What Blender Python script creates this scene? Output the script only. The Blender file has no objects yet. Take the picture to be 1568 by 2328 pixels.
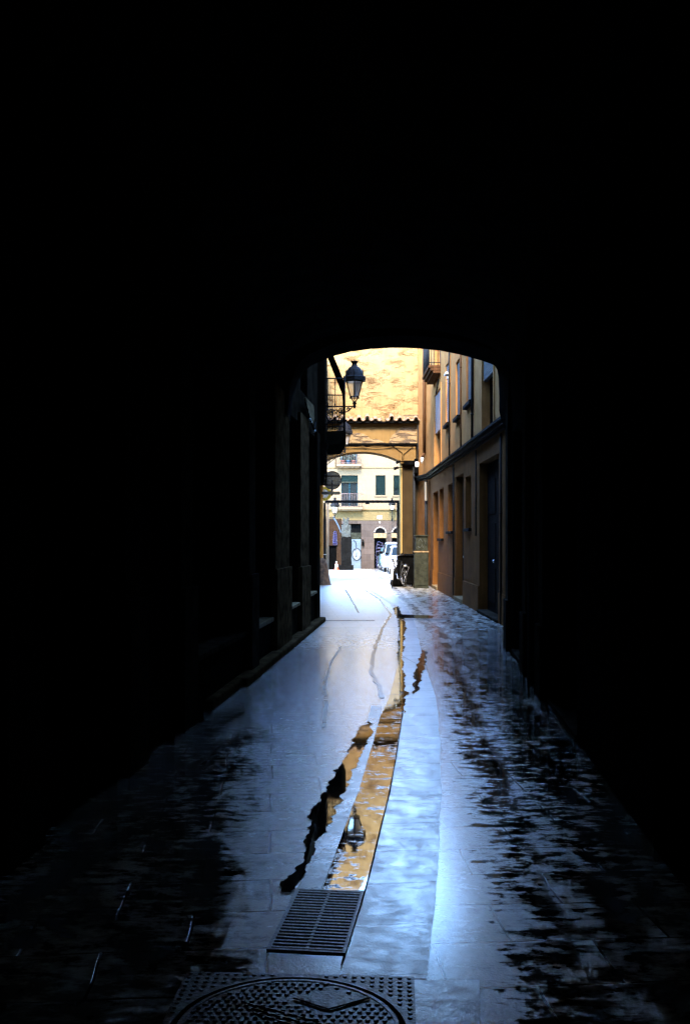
import bpy, bmesh, math, random
from mathutils import Vector, Matrix, noise
R = math.radians
random.seed(7)
sc = bpy.context.scene
COL = sc.collection

# ------------------------------------------------------------------ camera, sky, sun, exposure
CAM_H = 1.55
cd = bpy.data.cameras.new('camera')
cam = bpy.data.objects.new('camera', cd); COL.objects.link(cam)
cam.location = (0, 0, CAM_H); cam.rotation_euler = (R(90), 0, 0)
cd.sensor_fit = 'VERTICAL'; cd.sensor_height = 36; cd.lens = 35
cd.shift_y = 60 / 2328.0
cd.clip_start = 0.05; cd.clip_end = 2000
sc.camera = cam

SUN_EL, SUN_AZ = 48, 187          # azimuth measured clockwise from +Y: behind the camera, a little to the left
w = bpy.data.worlds.new('World'); sc.world = w; w.use_nodes = True
nt = w.node_tree; nt.nodes.clear()
sky = nt.nodes.new('ShaderNodeTexSky'); sky.sky_type = 'NISHITA'; sky.sun_disc = False
sky.sun_elevation = R(SUN_EL); sky.sun_rotation = R(SUN_AZ)
sky.air_density = 1.0; sky.dust_density = 0.3; sky.ozone_density = 3.0
bg = nt.nodes.new('ShaderNodeBackground'); bg.inputs[1].default_value = 0.15
wo = nt.nodes.new('ShaderNodeOutputWorld')
hs = nt.nodes.new('ShaderNodeHueSaturation'); hs.inputs['Saturation'].default_value = 1.14
nt.links.new(sky.outputs[0], hs.inputs['Color']); nt.links.new(hs.outputs[0], bg.inputs[0]); nt.links.new(bg.outputs[0], wo.inputs[0])
sd = bpy.data.lights.new('sun', 'SUN'); sd.energy = 0.65; sd.angle = R(14); sd.color = (1.0, 0.86, 0.66)
sun = bpy.data.objects.new('sun', sd); COL.objects.link(sun)
_az, _el = R(SUN_AZ), R(SUN_EL)
_dir = Vector((math.sin(_az) * math.cos(_el), math.cos(_az) * math.cos(_el), math.sin(_el)))
sun.rotation_euler = _dir.to_track_quat('Z', 'Y').to_euler()
sc.view_settings.view_transform = 'Standard'; sc.view_settings.look = 'None'
sc.view_settings.gamma = 1.0; sc.view_settings.use_curve_mapping = False
sc.view_settings.exposure = 5.35
sc.cycles.max_bounces = 6; sc.cycles.diffuse_bounces = 4; sc.cycles.glossy_bounces = 4
sc.cycles.use_denoising = True
sc.cycles.sample_clamp_indirect = 8

# ------------------------------------------------------------------ helpers
F, CX, HY = 2263.0, 784.0, 1224.0
def P(x, y, Y): return Vector(((x - CX) / F * Y, Y, CAM_H - (y - HY) / F * Y))   # survey: sighted point at distance Y
def G(x, y):
    Y = F * CAM_H / (y - HY); return ((x - CX) / F * Y, Y)                       # sighted point on the flat paving
def XX(x, Y): return (x - CX) / F * Y
def ZZ(y, Y): return CAM_H - (y - HY) / F * Y

class MB:
    def __init__(s): s.v = []; s.f = []; s.sm = []
    def add(s, vs, fs, smooth=False, M=None):
        b = len(s.v)
        for p in vs:
            p = Vector(p); s.v.append(M @ p if M else p)
        for f in fs: s.f.append([b + i for i in f]); s.sm.append(smooth)
        return s
    def box(s, c, d, M=None, rz=0, taper=1.0):
        x, y, z = d[0] / 2, d[1] / 2, d[2] / 2
        T = Matrix.Translation(Vector(c)) @ Matrix.Rotation(rz, 4, 'Z')
        if M: T = M @ T
        t = taper
        vs = [(-x, -y, -z), (x, -y, -z), (x, y, -z), (-x, y, -z), (-x * t, -y * t, z), (x * t, -y * t, z), (x * t, y * t, z), (-x * t, y * t, z)]
        return s.add(vs, [(0, 3, 2, 1), (4, 5, 6, 7), (0, 1, 5, 4), (1, 2, 6, 5), (2, 3, 7, 6), (3, 0, 4, 7)], M=T)
    def bx(s, a, b, M=None):
        c = [(a[i] + b[i]) / 2 for i in range(3)]; d = [abs(b[i] - a[i]) for i in range(3)]
        return s.box(c, d, M)
    def tube(s, pts, r, n=8, caps=True):
        pts = [Vector(p) for p in pts]
        rs = r if isinstance(r, (list, tuple)) else [r] * len(pts)
        b = len(s.v); up = Vector((0, 0, 1)); prev = None
        for i, p in enumerate(pts):
            t = (pts[min(i + 1, len(pts) - 1)] - pts[max(i - 1, 0)]).normalized()
            if prev is None:
                a = t.cross(up if abs(t.z) < .9 else Vector((1, 0, 0))).normalized()
            else: a = (prev - t * prev.dot(t)).normalized()
            prev = a; c = t.cross(a)
            for k in range(n):
                q = 2 * math.pi * k / n
                s.v.append(p + (a * math.cos(q) + c * math.sin(q)) * rs[i])
        for i in range(len(pts) - 1):
            for k in range(n):
                k2 = (k + 1) % n
                s.f.append([b + i * n + k, b + i * n + k2, b + (i + 1) * n + k2, b + (i + 1) * n + k]); s.sm.append(True)
        if caps:
            s.f.append([b + k for k in reversed(range(n))]); s.sm.append(False)
            e = b + (len(pts) - 1) * n
            s.f.append([e + k for k in range(n)]); s.sm.append(False)
        return s
    def lathe(s, prof, c=(0, 0, 0), n=16, M=None, smooth=True, a0=0):
        vs = []; fs = []
        for (r, z) in prof:
            for k in range(n):
                q = a0 + 2 * math.pi * k / n
                vs.append((c[0] + r * math.cos(q), c[1] + r * math.sin(q), c[2] + z))
        for i in range(len(prof) - 1):
            for k in range(n):
                k2 = (k + 1) % n
                fs.append((i * n + k, i * n + k2, (i + 1) * n + k2, (i + 1) * n + k))
        s.add(vs, fs, smooth, M)
        s.add(vs[:n], [tuple(reversed(range(n)))], False, M)
        s.add(vs[-n:], [tuple(range(n))], False, M)
        return s
    def prism(s, poly, fn, h0, h1):
        """poly: 2-D outline; fn(a, b, h) -> point; a solid between h0 and h1"""
        n = len(poly)
        vs = [fn(a, b, h0) for a, b in poly] + [fn(a, b, h1) for a, b in poly]
        fs = [tuple(reversed(range(n))), tuple(range(n, 2 * n))]
        fs += [(i, (i + 1) % n, n + (i + 1) % n, n + i) for i in range(n)]
        return s.add(vs, fs)
    def ring(s, c, Ro, Ri, th, M=None, n=40):
        vs = []; fs = []
        for k in range(n):
            q = 2 * math.pi * k / n; cq, sq = math.cos(q), math.sin(q)
            vs += [(c[0] + Ro * cq, c[1] + Ro * sq, c[2]), (c[0] + Ri * cq, c[1] + Ri * sq, c[2]),
                   (c[0] + Ri * cq, c[1] + Ri * sq, c[2] + th), (c[0] + Ro * cq, c[1] + Ro * sq, c[2] + th)]
        for k in range(n):
            a, b = 4 * k, 4 * ((k + 1) % n)
            for j in range(4): fs.append((a + j, a + (j + 1) % 4, b + (j + 1) % 4, b + j))
        return s.add(vs, fs, False, M)
    def build(s, name, mat, parent=None, bevel=0, fix=True):
        me = bpy.data.meshes.new(name)
        me.from_pydata([tuple(v) for v in s.v], [], s.f)
        for p, q in zip(me.polygons, s.sm): p.use_smooth = q
        if fix:
            bm = bmesh.new(); bm.from_mesh(me); bmesh.ops.recalc_face_normals(bm, faces=bm.faces); bm.to_mesh(me); bm.free()
        me.materials.append(mat)
        o = bpy.data.objects.new(name, me); COL.objects.link(o)
        if parent: o.parent = parent
        if bevel:
            b = o.modifiers.new('bevel', 'BEVEL'); b.width = bevel; b.segments = 2; b.limit_method = 'ANGLE'; b.angle_limit = R(40)
        return o

def thing(name, label, cat, loc=(0, 0, 0), rz=0, group=None):
    o = bpy.data.objects.new(name, None); COL.objects.link(o)
    o.location = loc; o.rotation_euler = (0, 0, rz); o.empty_display_size = .1
    o['label'] = label; o['category'] = cat
    if group: o['group'] = group
    return o
def tag(o, label, cat, group=None):
    o['label'] = label; o['category'] = cat
    if group: o['group'] = group
    return o
def struct(o): o['kind'] = 'structure'; return o

class Plane:
    """a facade: u runs along it, v is height, w stands out of it"""
    def __init__(s, p0, p1, out):
        s.o = Vector((p0[0], p0[1], 0)); d = Vector((p1[0] - p0[0], p1[1] - p0[1], 0)); s.L = d.length; s.d = d.normalized()
        n = Vector((-s.d.y, s.d.x, 0)); s.n = n if n.dot(Vector((out[0], out[1], 0))) > 0 else -n
    def __call__(s, u, v, w=0): return s.o + s.d * u + s.n * w + Vector((0, 0, v))
    def box(s, mb, u0, u1, v0, v1, w0, w1):
        vs = [s(u, v, w) for w in (w0, w1) for (u, v) in ((u0, v0), (u1, v0), (u1, v1), (u0, v1))]
        mb.add(vs, [(0, 1, 2, 3), (7, 6, 5, 4), (0, 4, 5, 1), (1, 5, 6, 2), (2, 6, 7, 3), (3, 7, 4, 0)]); return mb
    def wall(s, mb, u0, u1, v0, v1, ops, depth, body):
        us = sorted(set([u0, u1] + [a for o in ops for a in (o[0], o[1]) if u0 < a < u1]))
        vv = sorted(set([v0, v1] + [a for o in ops for a in (o[2], o[3]) if v0 < a < v1]))
        for i in range(len(us) - 1):
            for j in range(len(vv) - 1):
                cu, cv = (us[i] + us[i + 1]) / 2, (vv[j] + vv[j + 1]) / 2
                if any(o[0] < cu < o[1] and o[2] < cv < o[3] for o in ops): continue
                mb.add([s(us[i], vv[j]), s(us[i + 1], vv[j]), s(us[i + 1], vv[j + 1]), s(us[i], vv[j + 1])], [(0, 1, 2, 3)])
        for o in ops:
            a, b, c, d = max(o[0], u0), min(o[1], u1), max(o[2], v0), min(o[3], v1)
            q = [(a, c), (b, c), (b, d), (a, d)]
            for k in range(4):
                p, r = q[k], q[(k + 1) % 4]
                mb.add([s(p[0], p[1]), s(r[0], r[1]), s(r[0], r[1], -depth), s(p[0], p[1], -depth)], [(0, 1, 2, 3)])
        # the body behind: back of the openings, ends and top
        s.box(mb, u0, u1, v0, v1, -depth, -body)
        for (a, b) in (((u0, v0), (u0, v1)), ((u1, v0), (u1, v1)), ((u0, v1), (u1, v1))):
            mb.add([s(a[0], a[1]), s(b[0], b[1]), s(b[0], b[1], -depth), s(a[0], a[1], -depth)], [(0, 1, 2, 3)])
        return mb

# ------------------------------------------------------------------ materials
def nodes(m): return m.node_tree.nodes, m.node_tree.links
def mat(name, col, rough=.8, metal=0, var=.15, scale=6, bump=.0, bscale=60, emit=None, spec=.5, col2=None, stretch=(1, 1, 1), contrast=(.35, .65)):
    m = bpy.data.materials.new(name); m.use_nodes = True
    N, L = nodes(m); b = N['Principled BSDF']
    b.inputs['Roughness'].default_value = rough; b.inputs['Metallic'].default_value = metal
    b.inputs['Specular IOR Level'].default_value = spec
    tc = N.new('ShaderNodeTexCoord'); mp = N.new('ShaderNodeMapping'); mp.inputs['Scale'].default_value = stretch
    L.new(tc.outputs['Object'], mp.inputs['Vector'])
    nz = N.new('ShaderNodeTexNoise'); nz.inputs['Scale'].default_value = scale; nz.inputs['Detail'].default_value = 8; nz.inputs['Roughness'].default_value = .6
    L.new(mp.outputs[0], nz.inputs['Vector'])
    rp = N.new('ShaderNodeValToRGB'); L.new(nz.outputs['Fac'], rp.inputs['Fac'])
    c2 = col2 or [c * (1 - 2 * var) for c in col]
    c1 = col if col2 else [min(1, c * (1 + var)) for c in col]
    rp.color_ramp.elements[0].position = contrast[0]; rp.color_ramp.elements[1].position = contrast[1]
    rp.color_ramp.elements[0].color = (*c2, 1); rp.color_ramp.elements[1].color = (*c1, 1)
    L.new(rp.outputs['Color'], b.inputs['Base Color'])
    if bump:
        n2 = N.new('ShaderNodeTexNoise'); n2.inputs['Scale'].default_value = bscale; n2.inputs['Detail'].default_value = 6
        L.new(mp.outputs[0], n2.inputs['Vector'])
        bp = N.new('ShaderNodeBump'); bp.inputs['Strength'].default_value = bump; bp.inputs['Distance'].default_value = .01
        L.new(n2.outputs['Fac'], bp.inputs['Height']); L.new(bp.outputs[0], b.inputs['Normal'])
    if emit:
        b.inputs['Emission Color'].default_value = (*emit[:3], 1); b.inputs['Emission Strength'].default_value = emit[3]
    return m

def math_node(N, L, op, a, b=None, c=None):
    n = N.new('ShaderNodeMath'); n.operation = op
    for i, q in enumerate((a, b, c)):
        if q is None: continue
        if isinstance(q, (int, float)): n.inputs[i].default_value = q
        else: L.new(q, n.inputs[i])
    return n.outputs[0]
def mixc(N, L, f, a, b, mode='MIX'):
    n = N.new('ShaderNodeMix'); n.data_type = 'RGBA'; n.blend_type = mode
    if isinstance(f, (int, float)): n.inputs[0].default_value = f
    else: L.new(f, n.inputs[0])
    for i, q in ((6, a), (7, b)):
        if isinstance(q, tuple): n.inputs[i].default_value = (*q, 1)
        else: L.new(q, n.inputs[i])
    return n.outputs[2]
def noise_n(N, L, vec, scale, detail=6, rough=.55, dist=0):
    n = N.new('ShaderNodeTexNoise'); n.inputs['Scale'].default_value = scale; n.inputs['Detail'].default_value = detail
    n.inputs['Roughness'].default_value = rough; n.inputs['Distortion'].default_value = dist
    L.new(vec, n.inputs['Vector']); return n.outputs['Fac']
def ramp(N, L, f, p0, p1, v0=0.0, v1=1.0):
    n = N.new('ShaderNodeMapRange'); n.clamp = True
    n.inputs[1].default_value = p0; n.inputs[2].default_value = p1; n.inputs[3].default_value = v0; n.inputs[4].default_value = v1
    L.new(f, n.inputs[0]); return n.outputs[0]
def coords(N, L, scale=(1, 1, 1), rot=(0, 0, 0), loc=(0, 0, 0)):
    tc = N.new('ShaderNodeTexCoord'); mp = N.new('ShaderNodeMapping')
    mp.inputs['Scale'].default_value = scale; mp.inputs['Rotation'].default_value = rot; mp.inputs['Location'].default_value = loc
    L.new(tc.outputs['Object'], mp.inputs['Vector']); return mp.outputs[0]

def paving(name, base, base2, r_wet, r_damp, wet_lo, wet_hi, slab=(.62, .38), rot=-4, mscale=1.1, joints=True, seed=0, grain=.5, wcol=.55, spec=.6, slow_s=.3, tone=(.86, 1.08), mortar=.006, coat=.6, crough=.22, side=0):
    """wet stone: slabs with joints, patches of water film (smooth) and damp stone (rough)"""
    m = bpy.data.materials.new(name); m.use_nodes = True
    N, L = nodes(m); b = N['Principled BSDF']
    co = coords(N, L, rot=(0, 0, R(rot)), loc=(seed * 3.1, seed * 1.7, 0))
    cb = coords(N, L, scale=(2.4, .8, 1), rot=(0, 0, R(rot)), loc=(3 + seed, seed, 0))
    big = noise_n(N, L, cb, mscale, 7, .62, .5)
    cs = coords(N, L, scale=(1.0, 2.1, 1), rot=(0, 0, R(rot)), loc=(seed, 5 + seed, 0))
    med = noise_n(N, L, cs, 6.5, 9, .72, .25)
    k = math_node(N, L, 'MULTIPLY_ADD', noise_n(N, L, cs, 24, 5, .7), .16, math_node(N, L, 'MULTIPLY_ADD', med, .86, math_node(N, L, 'MULTIPLY', big, .45)))
    if side:     # most dark film at the sides; the fall-off of light is put into it
        tcs = N.new('ShaderNodeTexCoord'); sp_ = N.new('ShaderNodeSeparateXYZ'); L.new(tcs.outputs['Object'], sp_.inputs[0])
        cx_ = math_node(N, L, 'MULTIPLY_ADD', math_node(N, L, 'MINIMUM', sp_.outputs[1], 16), -.062, sp_.outputs[0])
        sg_ = math_node(N, L, 'MULTIPLY_ADD', math_node(N, L, 'SUBTRACT', med, .5), .55, math_node(N, L, 'ADD', cx_, .12))
        lw_ = math_node(N, L, 'MAXIMUM', math_node(N, L, 'MULTIPLY_ADD', sp_.outputs[1], .14, -.11), .3)
        lt_ = ramp(N, L, math_node(N, L, 'DIVIDE', math_node(N, L, 'MULTIPLY', sg_, -1.0), lw_), .75, 1.5)
        k = math_node(N, L, 'MULTIPLY_ADD', math_node(N, L, 'MAXIMUM', lt_, ramp(N, L, sg_, .38, 1.0)), 2 * side, math_node(N, L, 'SUBTRACT', k, side))
        k = math_node(N, L, 'ADD', k, ramp(N, L, sp_.outputs[1], 11, 20, 0, -.05))
        band_ = math_node(N, L, 'MULTIPLY', ramp(N, L, sg_, .47, .53), ramp(N, L, sg_, .78, .72))
        k = math_node(N, L, 'MULTIPLY_ADD', band_, .10, k)
    k = math_node(N, L, 'SUBTRACT', k, .07)
    wet = ramp(N, L, k, wet_lo, wet_hi)
    fine = noise_n(N, L, co, 90, 3, .6)
    stone = noise_n(N, L, co, 14, 8, .7)
    col = mixc(N, L, ramp(N, L, stone, .3, .7), base, base2)
    col = mixc(N, L, math_node(N, L, 'MULTIPLY', wet, wcol), col, tuple(c * (.10 if side else .35) for c in base2))
    h = fine
    if joints:
        br = N.new('ShaderNodeTexBrick'); br.inputs['Scale'].default_value = 1
        br.inputs['Brick Width'].default_value = slab[0]; br.inputs['Row Height'].default_value = slab[1]
        br.inputs['Mortar Size'].default_value = mortar; br.inputs['Mortar Smooth'].default_value = .3; br.offset = .5
        br.inputs['Color1'].default_value = (tone[0],) * 3 + (1,); br.inputs['Color2'].default_value = (tone[1],) * 3 + (1,)
        wob = N.new('ShaderNodeVectorMath'); wob.operation = 'ADD'
        n3 = N.new('ShaderNodeTexNoise'); n3.inputs['Scale'].default_value = 1.3; L.new(co, n3.inputs['Vector'])
        sc3 = N.new('ShaderNodeVectorMath'); sc3.operation = 'SCALE'; sc3.inputs['Scale'].default_value = .05; L.new(n3.outputs['Color'], sc3.inputs[0])
        L.new(co, wob.inputs[0]); L.new(sc3.outputs[0], wob.inputs[1]); L.new(wob.outputs[0], br.inputs['Vector'])
        col = mixc(N, L, 1.0, col, br.outputs['Color'], 'MULTIPLY')
        jf = br.outputs['Fac']
        col = mixc(N, L, math_node(N, L, 'MULTIPLY', jf, .8), col, (.02, .018, .016))
    L.new(col, b.inputs['Base Color'])
    rn = math_node(N, L, 'MULTIPLY_ADD', ramp(N, L, med, .3, .7, -.5, .5), .14, r_damp)
    inv = math_node(N, L, 'SUBTRACT', 1.0, wet)
    rr = math_node(N, L, 'ADD', math_node(N, L, 'MULTIPLY', wet, r_wet), math_node(N, L, 'MULTIPLY', inv, rn))
    if side:     # roughness scaled along the lane to shape its sheen
        sheen_ = math_node(N, L, 'MULTIPLY', ramp(N, L, sp_.outputs[1], 7, 12, 1.0, .88), ramp(N, L, sp_.outputs[1], 13, 19, 1.0, 1.75))
        rr = math_node(N, L, 'MULTIPLY', rr, sheen_); L.new(math_node(N, L, 'MULTIPLY', sheen_, crough), b.inputs['Coat Roughness'])
    L.new(rr, b.inputs['Roughness'])
    L.new(math_node(N, L, 'MULTIPLY_ADD', wet, -coat if side else coat * .8, coat if side else coat * .2), b.inputs['Coat Weight'])
    L.new(math_node(N, L, 'MULTIPLY_ADD', wet, -.45 if side else spec * .9, .95 if side else spec * .55), b.inputs['Specular IOR Level'])
    (b.inputs['Coat Roughness'].is_linked or setattr(b.inputs['Coat Roughness'], 'default_value', crough))
    bp = N.new('ShaderNodeBump'); bp.inputs['Distance'].default_value = .004
    L.new(math_node(N, L, 'MULTIPLY', inv, grain), bp.inputs['Strength'])
    hh = math_node(N, L, 'MULTIPLY_ADD', stone, 1.2, h)
    if joints: hh = math_node(N, L, 'MULTIPLY_ADD', jf, -2.0, hh)
    L.new(hh, bp.inputs['Height'])
    # slow undulation of the worn slabs
    slow = noise_n(N, L, co, 3.2, 3, .5)
    b2 = N.new('ShaderNodeBump'); b2.inputs['Distance'].default_value = .012; b2.inputs['Strength'].default_value = slow_s
    L.new(slow, b2.inputs['Height']); L.new(bp.outputs[0], b2.inputs['Normal'])
    L.new(b2.outputs[0], b.inputs['Normal'])
    return m

def plaster(name, col, col2, expose=None, thr=(.62, .66), stains=.5, mscale=(1.0, 1.0, 3.5), nscale=1.6, rough=.9, brick=None):
    """old painted render: vertical run-off stains, mottling and, where it has fallen off, the masonry behind"""
    col, col2 = [tuple(k_ * q for k_, q in zip((.87, .82, .70), c_)) for c_ in (col, col2)]; expose = expose and tuple(.84 * q for q in expose)
    m = bpy.data.materials.new(name); m.use_nodes = True
    N, L = nodes(m); b = N['Principled BSDF']; b.inputs['Roughness'].default_value = 1.0; b.inputs['Specular IOR Level'].default_value = .04
    co = coords(N, L)
    st = coords(N, L, scale=(5, 5, .22))
    s1 = noise_n(N, L, st, 1.8, 8, .65)
    m1 = noise_n(N, L, co, 2.2, 9, .62)
    f1 = noise_n(N, L, co, 38, 5, .6)
    c = mixc(N, L, ramp(N, L, m1, .3, .7), col, col2)
    c = mixc(N, L, math_node(N, L, 'MULTIPLY', ramp(N, L, s1, .48, .72), stains), c, tuple(q * .5 for q in col2))
    c = mixc(N, L, ramp(N, L, f1, .25, .75, 0, .25), c, tuple(min(1, q * 1.1) for q in col))
    h = f1; hs = .25
    if expose:
        ec = coords(N, L, scale=mscale)
        e = noise_n(N, L, ec, nscale, 10, .66, .35)
        mk = ramp(N, L, e, thr[0], thr[1])
        mas = noise_n(N, L, coords(N, L, scale=(2.5, 2.5, 14)), 2.3, 6, .65)
        ecol = mixc(N, L, ramp(N, L, mas, .35, .65), expose, tuple(q * .42 for q in expose))
        c = mixc(N, L, mk, c, ecol)
        h = math_node(N, L, 'ADD', math_node(N, L, 'MULTIPLY', f1, .25), math_node(N, L, 'ADD', math_node(N, L, 'MULTIPLY', mk, -2.2), math_node(N, L, 'MULTIPLY', math_node(N, L, 'MULTIPLY', mas, mk), 3.0)))
        hs = .9
    if brick:
        br = N.new('ShaderNodeTexBrick'); br.inputs['Scale'].default_value = 1
        br.inputs['Brick Width'].default_value = brick[0]; br.inputs['Row Height'].default_value = brick[1]; br.inputs['Mortar Size'].default_value = brick[2]
        bc = coords(N, L, rot=(R(90), 0, 0)); L.new(bc, br.inputs['Vector'])
        br.inputs['Color1'].default_value = (.8, .8, .8, 1); br.inputs['Color2'].default_value = (1.1, 1.1, 1.1, 1); br.inputs['Mortar'].default_value = (.6, .6, .6, 1)
        c = mixc(N, L, 1.0, c, br.outputs['Color'], 'MULTIPLY')
    L.new(c, b.inputs['Base Color'])
    bp = N.new('ShaderNodeBump'); bp.inputs['Strength'].default_value = hs; bp.inputs['Distance'].default_value = .03
    L.new(h, bp.inputs['Height']); L.new(bp.outputs[0], b.inputs['Normal'])
    return m

M = {}
M['pave'] = paving('wet_paving', (.40, .365, .31), (.27, .25, .22), .055, .25, .64, .78, grain=.9, mscale=2.0, slow_s=.12, coat=1.0, crough=.20, side=.10, wcol=.9, spec=1.0)
M['slab'] = paving('pale_slab', (.44, .44, .44), (.30, .30, .31), .29, .34, .55, .95, slab=(.46, 3.0), rot=82, seed=2, wcol=.25, grain=.9, slow_s=.03, tone=(.72, 1.15), mscale=4, coat=1.0, crough=.25, mortar=.009, spec=1.3)
M['edge'] = paving('edge_stone', (.18, .18, .19), (.12, .12, .13), .22, .34, .55, .85, slab=(.9, 3.0), rot=82, seed=4, wcol=.3, grain=.6, slow_s=.05, coat=.5, mortar=.008)
M['channel'] = paving('channel_stone', (.06, .045, .025), (.03, .022, .012), .025, .26, .56, .62, slab=(.30, 3.0), rot=82, seed=6, grain=.6, slow_s=.04, coat=0, mscale=3, mortar=.012, tone=(.7, 1.2))
M['water'] = mat('puddle_water', (.03, .026, .022), .025, var=.1, scale=3, bump=.0, spec=.5)
M['damp'] = mat('dark_damp', (.035, .033, .032), .16, var=.3, scale=20, bump=.3, bscale=120)
M['film'] = paving('wet_film', (.05, .045, .04), (.03, .027, .024), .05, .30, .46, .60, joints=False, seed=9, mscale=5, grain=.5, slow_s=.05, coat=0, wcol=.8)
M['mud'] = mat('wet_grime', (.02, .014, .010), 1.0, var=.4, scale=16, bump=.6, bscale=60, spec=.0)
M['dry'] = mat('dry_dark_stone', (.05, .052, .058), .42, var=.4, scale=16, bump=.6, bscale=70, spec=.25)
M['soot'] = mat('sooty_render', (.010, .009, .008), 1.0, var=.3, scale=3, bump=.5, bscale=25, spec=.0)  # near black: the shade of the passage is put into the wall colour
M['soot_stone'] = mat('sooty_stone', (.026, .021, .016), 1.0, var=.3, scale=5, bump=.5, bscale=30, spec=.0)  # darkened copy of the stone; shade is put into its colour
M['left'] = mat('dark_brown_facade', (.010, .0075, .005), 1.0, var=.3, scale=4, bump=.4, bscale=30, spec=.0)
M['left_stone'] = mat('brown_stone_pillar', (.048, .030, .015), 1.0, var=.35, scale=6, bump=.4, bscale=35, spec=.0)
M['sill'] = mat('pale_stone_sill', (.15, .105, .055), .95, spec=.05, var=.2, scale=9, bump=.3, bscale=50)
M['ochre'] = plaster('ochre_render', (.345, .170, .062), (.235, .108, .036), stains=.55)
M['ochre_low'] = plaster('ochre_render_low', (.145, .063, .020), (.080, .034, .010), stains=.7)  # darkened copy of the ochre render: shade on the lower wall put in
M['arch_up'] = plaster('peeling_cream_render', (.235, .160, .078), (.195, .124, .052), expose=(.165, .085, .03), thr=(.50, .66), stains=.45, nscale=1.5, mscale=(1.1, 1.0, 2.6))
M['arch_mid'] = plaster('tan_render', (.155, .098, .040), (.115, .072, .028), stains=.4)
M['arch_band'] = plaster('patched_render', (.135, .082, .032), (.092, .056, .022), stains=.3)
M['masonry'] = plaster('bare_masonry', (.20, .14, .08), (.15, .105, .06), expose=(.14, .095, .06), thr=(.50, .56), mscale=(1, 1, 5), nscale=2.6, stains=.1)
M['pier'] = plaster('grimy_pier', (.030, .020, .010), (.019, .013, .007), stains=.5)  # much darker brown than the orange left pier
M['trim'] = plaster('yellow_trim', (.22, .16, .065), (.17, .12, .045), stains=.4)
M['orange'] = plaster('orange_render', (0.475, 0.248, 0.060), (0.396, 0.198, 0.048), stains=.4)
M['facade'] = plaster('cream_render', (.135, .105, .074), (.122, .094, .065), stains=.12)
M['facade_band'] = plaster('straw_render', (.098, .075, .038), (.086, .065, .033), stains=.15)
M['facade_base'] = plaster('grey_pink_stone', (.060, .047, .043), (.046, .037, .034), stains=.35, brick=(.9, .42, .008))
M['brick'] = plaster('brown_brick', (.034, .020, .013), (.02, .012, .008), stains=.3, brick=(.24, .08, .012))
M['tile'] = mat('clay_tile', (.22, .13, .06), .85, var=.3, scale=9, bump=.4, bscale=40, col2=(.06, .035, .018))
M['iron'] = mat('black_iron', (.007, .007, .007), .7, .0, spec=.12, var=.3, scale=20, bump=.2, bscale=60)
M['iron_blue'] = mat('blue_black_iron', (.0035, .0035, .0045), .7, .0, spec=.1, var=.5, scale=30, bump=.4, bscale=50)
M['dark'] = mat('dark_opening', (.003, .003, .003), 1.0, spec=.0, var=.2)
M['wood'] = mat('dark_wood', (.008, .0055, .004), .95, spec=.02, var=.4, scale=4, stretch=(8, 8, .6), bump=.4, bscale=20)
M['brownwood'] = mat('brown_wood', (.06, .026, .010), .9, spec=.05, var=.3, scale=4, stretch=(8, 8, .6), bump=.3, bscale=20)
M['glass'] = mat('dark_glass', (.004, .006, .006), .3, spec=.08, var=.1)
M['lampglass'] = bpy.data.materials.new('lamp_glass'); M['lampglass'].use_nodes = True
_b = M['lampglass'].node_tree.nodes['Principled BSDF']; _b.inputs['Base Color'].default_value = (.80, .74, .66, 1); _b.inputs['Roughness'].default_value = .3
_b.inputs['Transmission Weight'].default_value = .75; _b.inputs['IOR'].default_value = 1.1
M['white'] = mat('white_paint', (.42, .41, .39), .6, var=.06)
M['blind'] = mat('white_blind', (.26, .20, .175), .9, var=.05, scale=3, bump=.3, bscale=8, stretch=(.1, .1, 4))
M['greyblind'] = mat('grey_blind', (.085, .07, .055), .9, var=.15, scale=3, bump=.3, bscale=8, stretch=(.1, .1, 4))
M['green'] = mat('green_shutter', (.0035, .009, .0085), .95, spec=.05, var=.3, scale=4, stretch=(1, 1, 12))
M['blue'] = mat('blue_paint', (.004, .045, .085), .5, var=.2)
M['teal'] = mat('teal_paint', (.005, .022, .03), .8, spec=.05, var=.3)
M['boxgreen'] = mat('grey_green_cabinet', (.018, .019, .013), .9, .0, spec=.04, var=.25, scale=7, bump=.2)
M['black'] = mat('black_plastic', (.0016, .0016, .0016), .95, spec=.01, var=.3)
M['rubber'] = mat('rubber', (.004, .004, .004), .8, var=.2)
M['chrome'] = mat('chrome', (.6, .6, .62), .25, 1, var=.05)
M['signback'] = mat('weathered_sign_back', (.018, .019, .011), .8, .0, var=.35, scale=12, bump=.2)
M['yellow'] = mat('yellow_sign', (.30, .21, .004), .5, var=.04)
M['cone'] = mat('orange_cone', (.28, .03, .005), .5, var=.08)
M['terracotta'] = mat('terracotta', (.12, .035, .022), .8, var=.2)
M['leaf'] = mat('leaf', (.012, .028, .014), .6, var=.4, scale=12)
M['carwhite'] = mat('white_car_paint', (.20, .20, .215), .25, var=.02)
M['cardark'] = mat('dark_green_car_paint', (.02, .05, .055), .25, var=.1)
M['red'] = mat('red_lens', (.35, .02, .02), .3, var=.1)
M['rollshut'] = mat('pale_blue_roller_shutter', (.060, .085, .10), .5, .1, var=.06, bump=.8, bscale=10, stretch=(.05, .05, 6))
M['ink'] = mat('spray_paint_dark', (.003, .010, .016), .6, var=.1)
M['violet'] = mat('spray_paint_violet', (.005, .005, .042), .6, var=.5, scale=25, contrast=(.45, .55))
M['greystone'] = mat('mossy_dark_stone', (.012, .014, .0085), .85, var=.45, scale=9, bump=.8, bscale=18)
M['darkstone'] = mat('near_black_stone', (.0025, .0022, .0018), .95, spec=.05, var=.4, scale=9, bump=.8, bscale=18)
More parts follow.
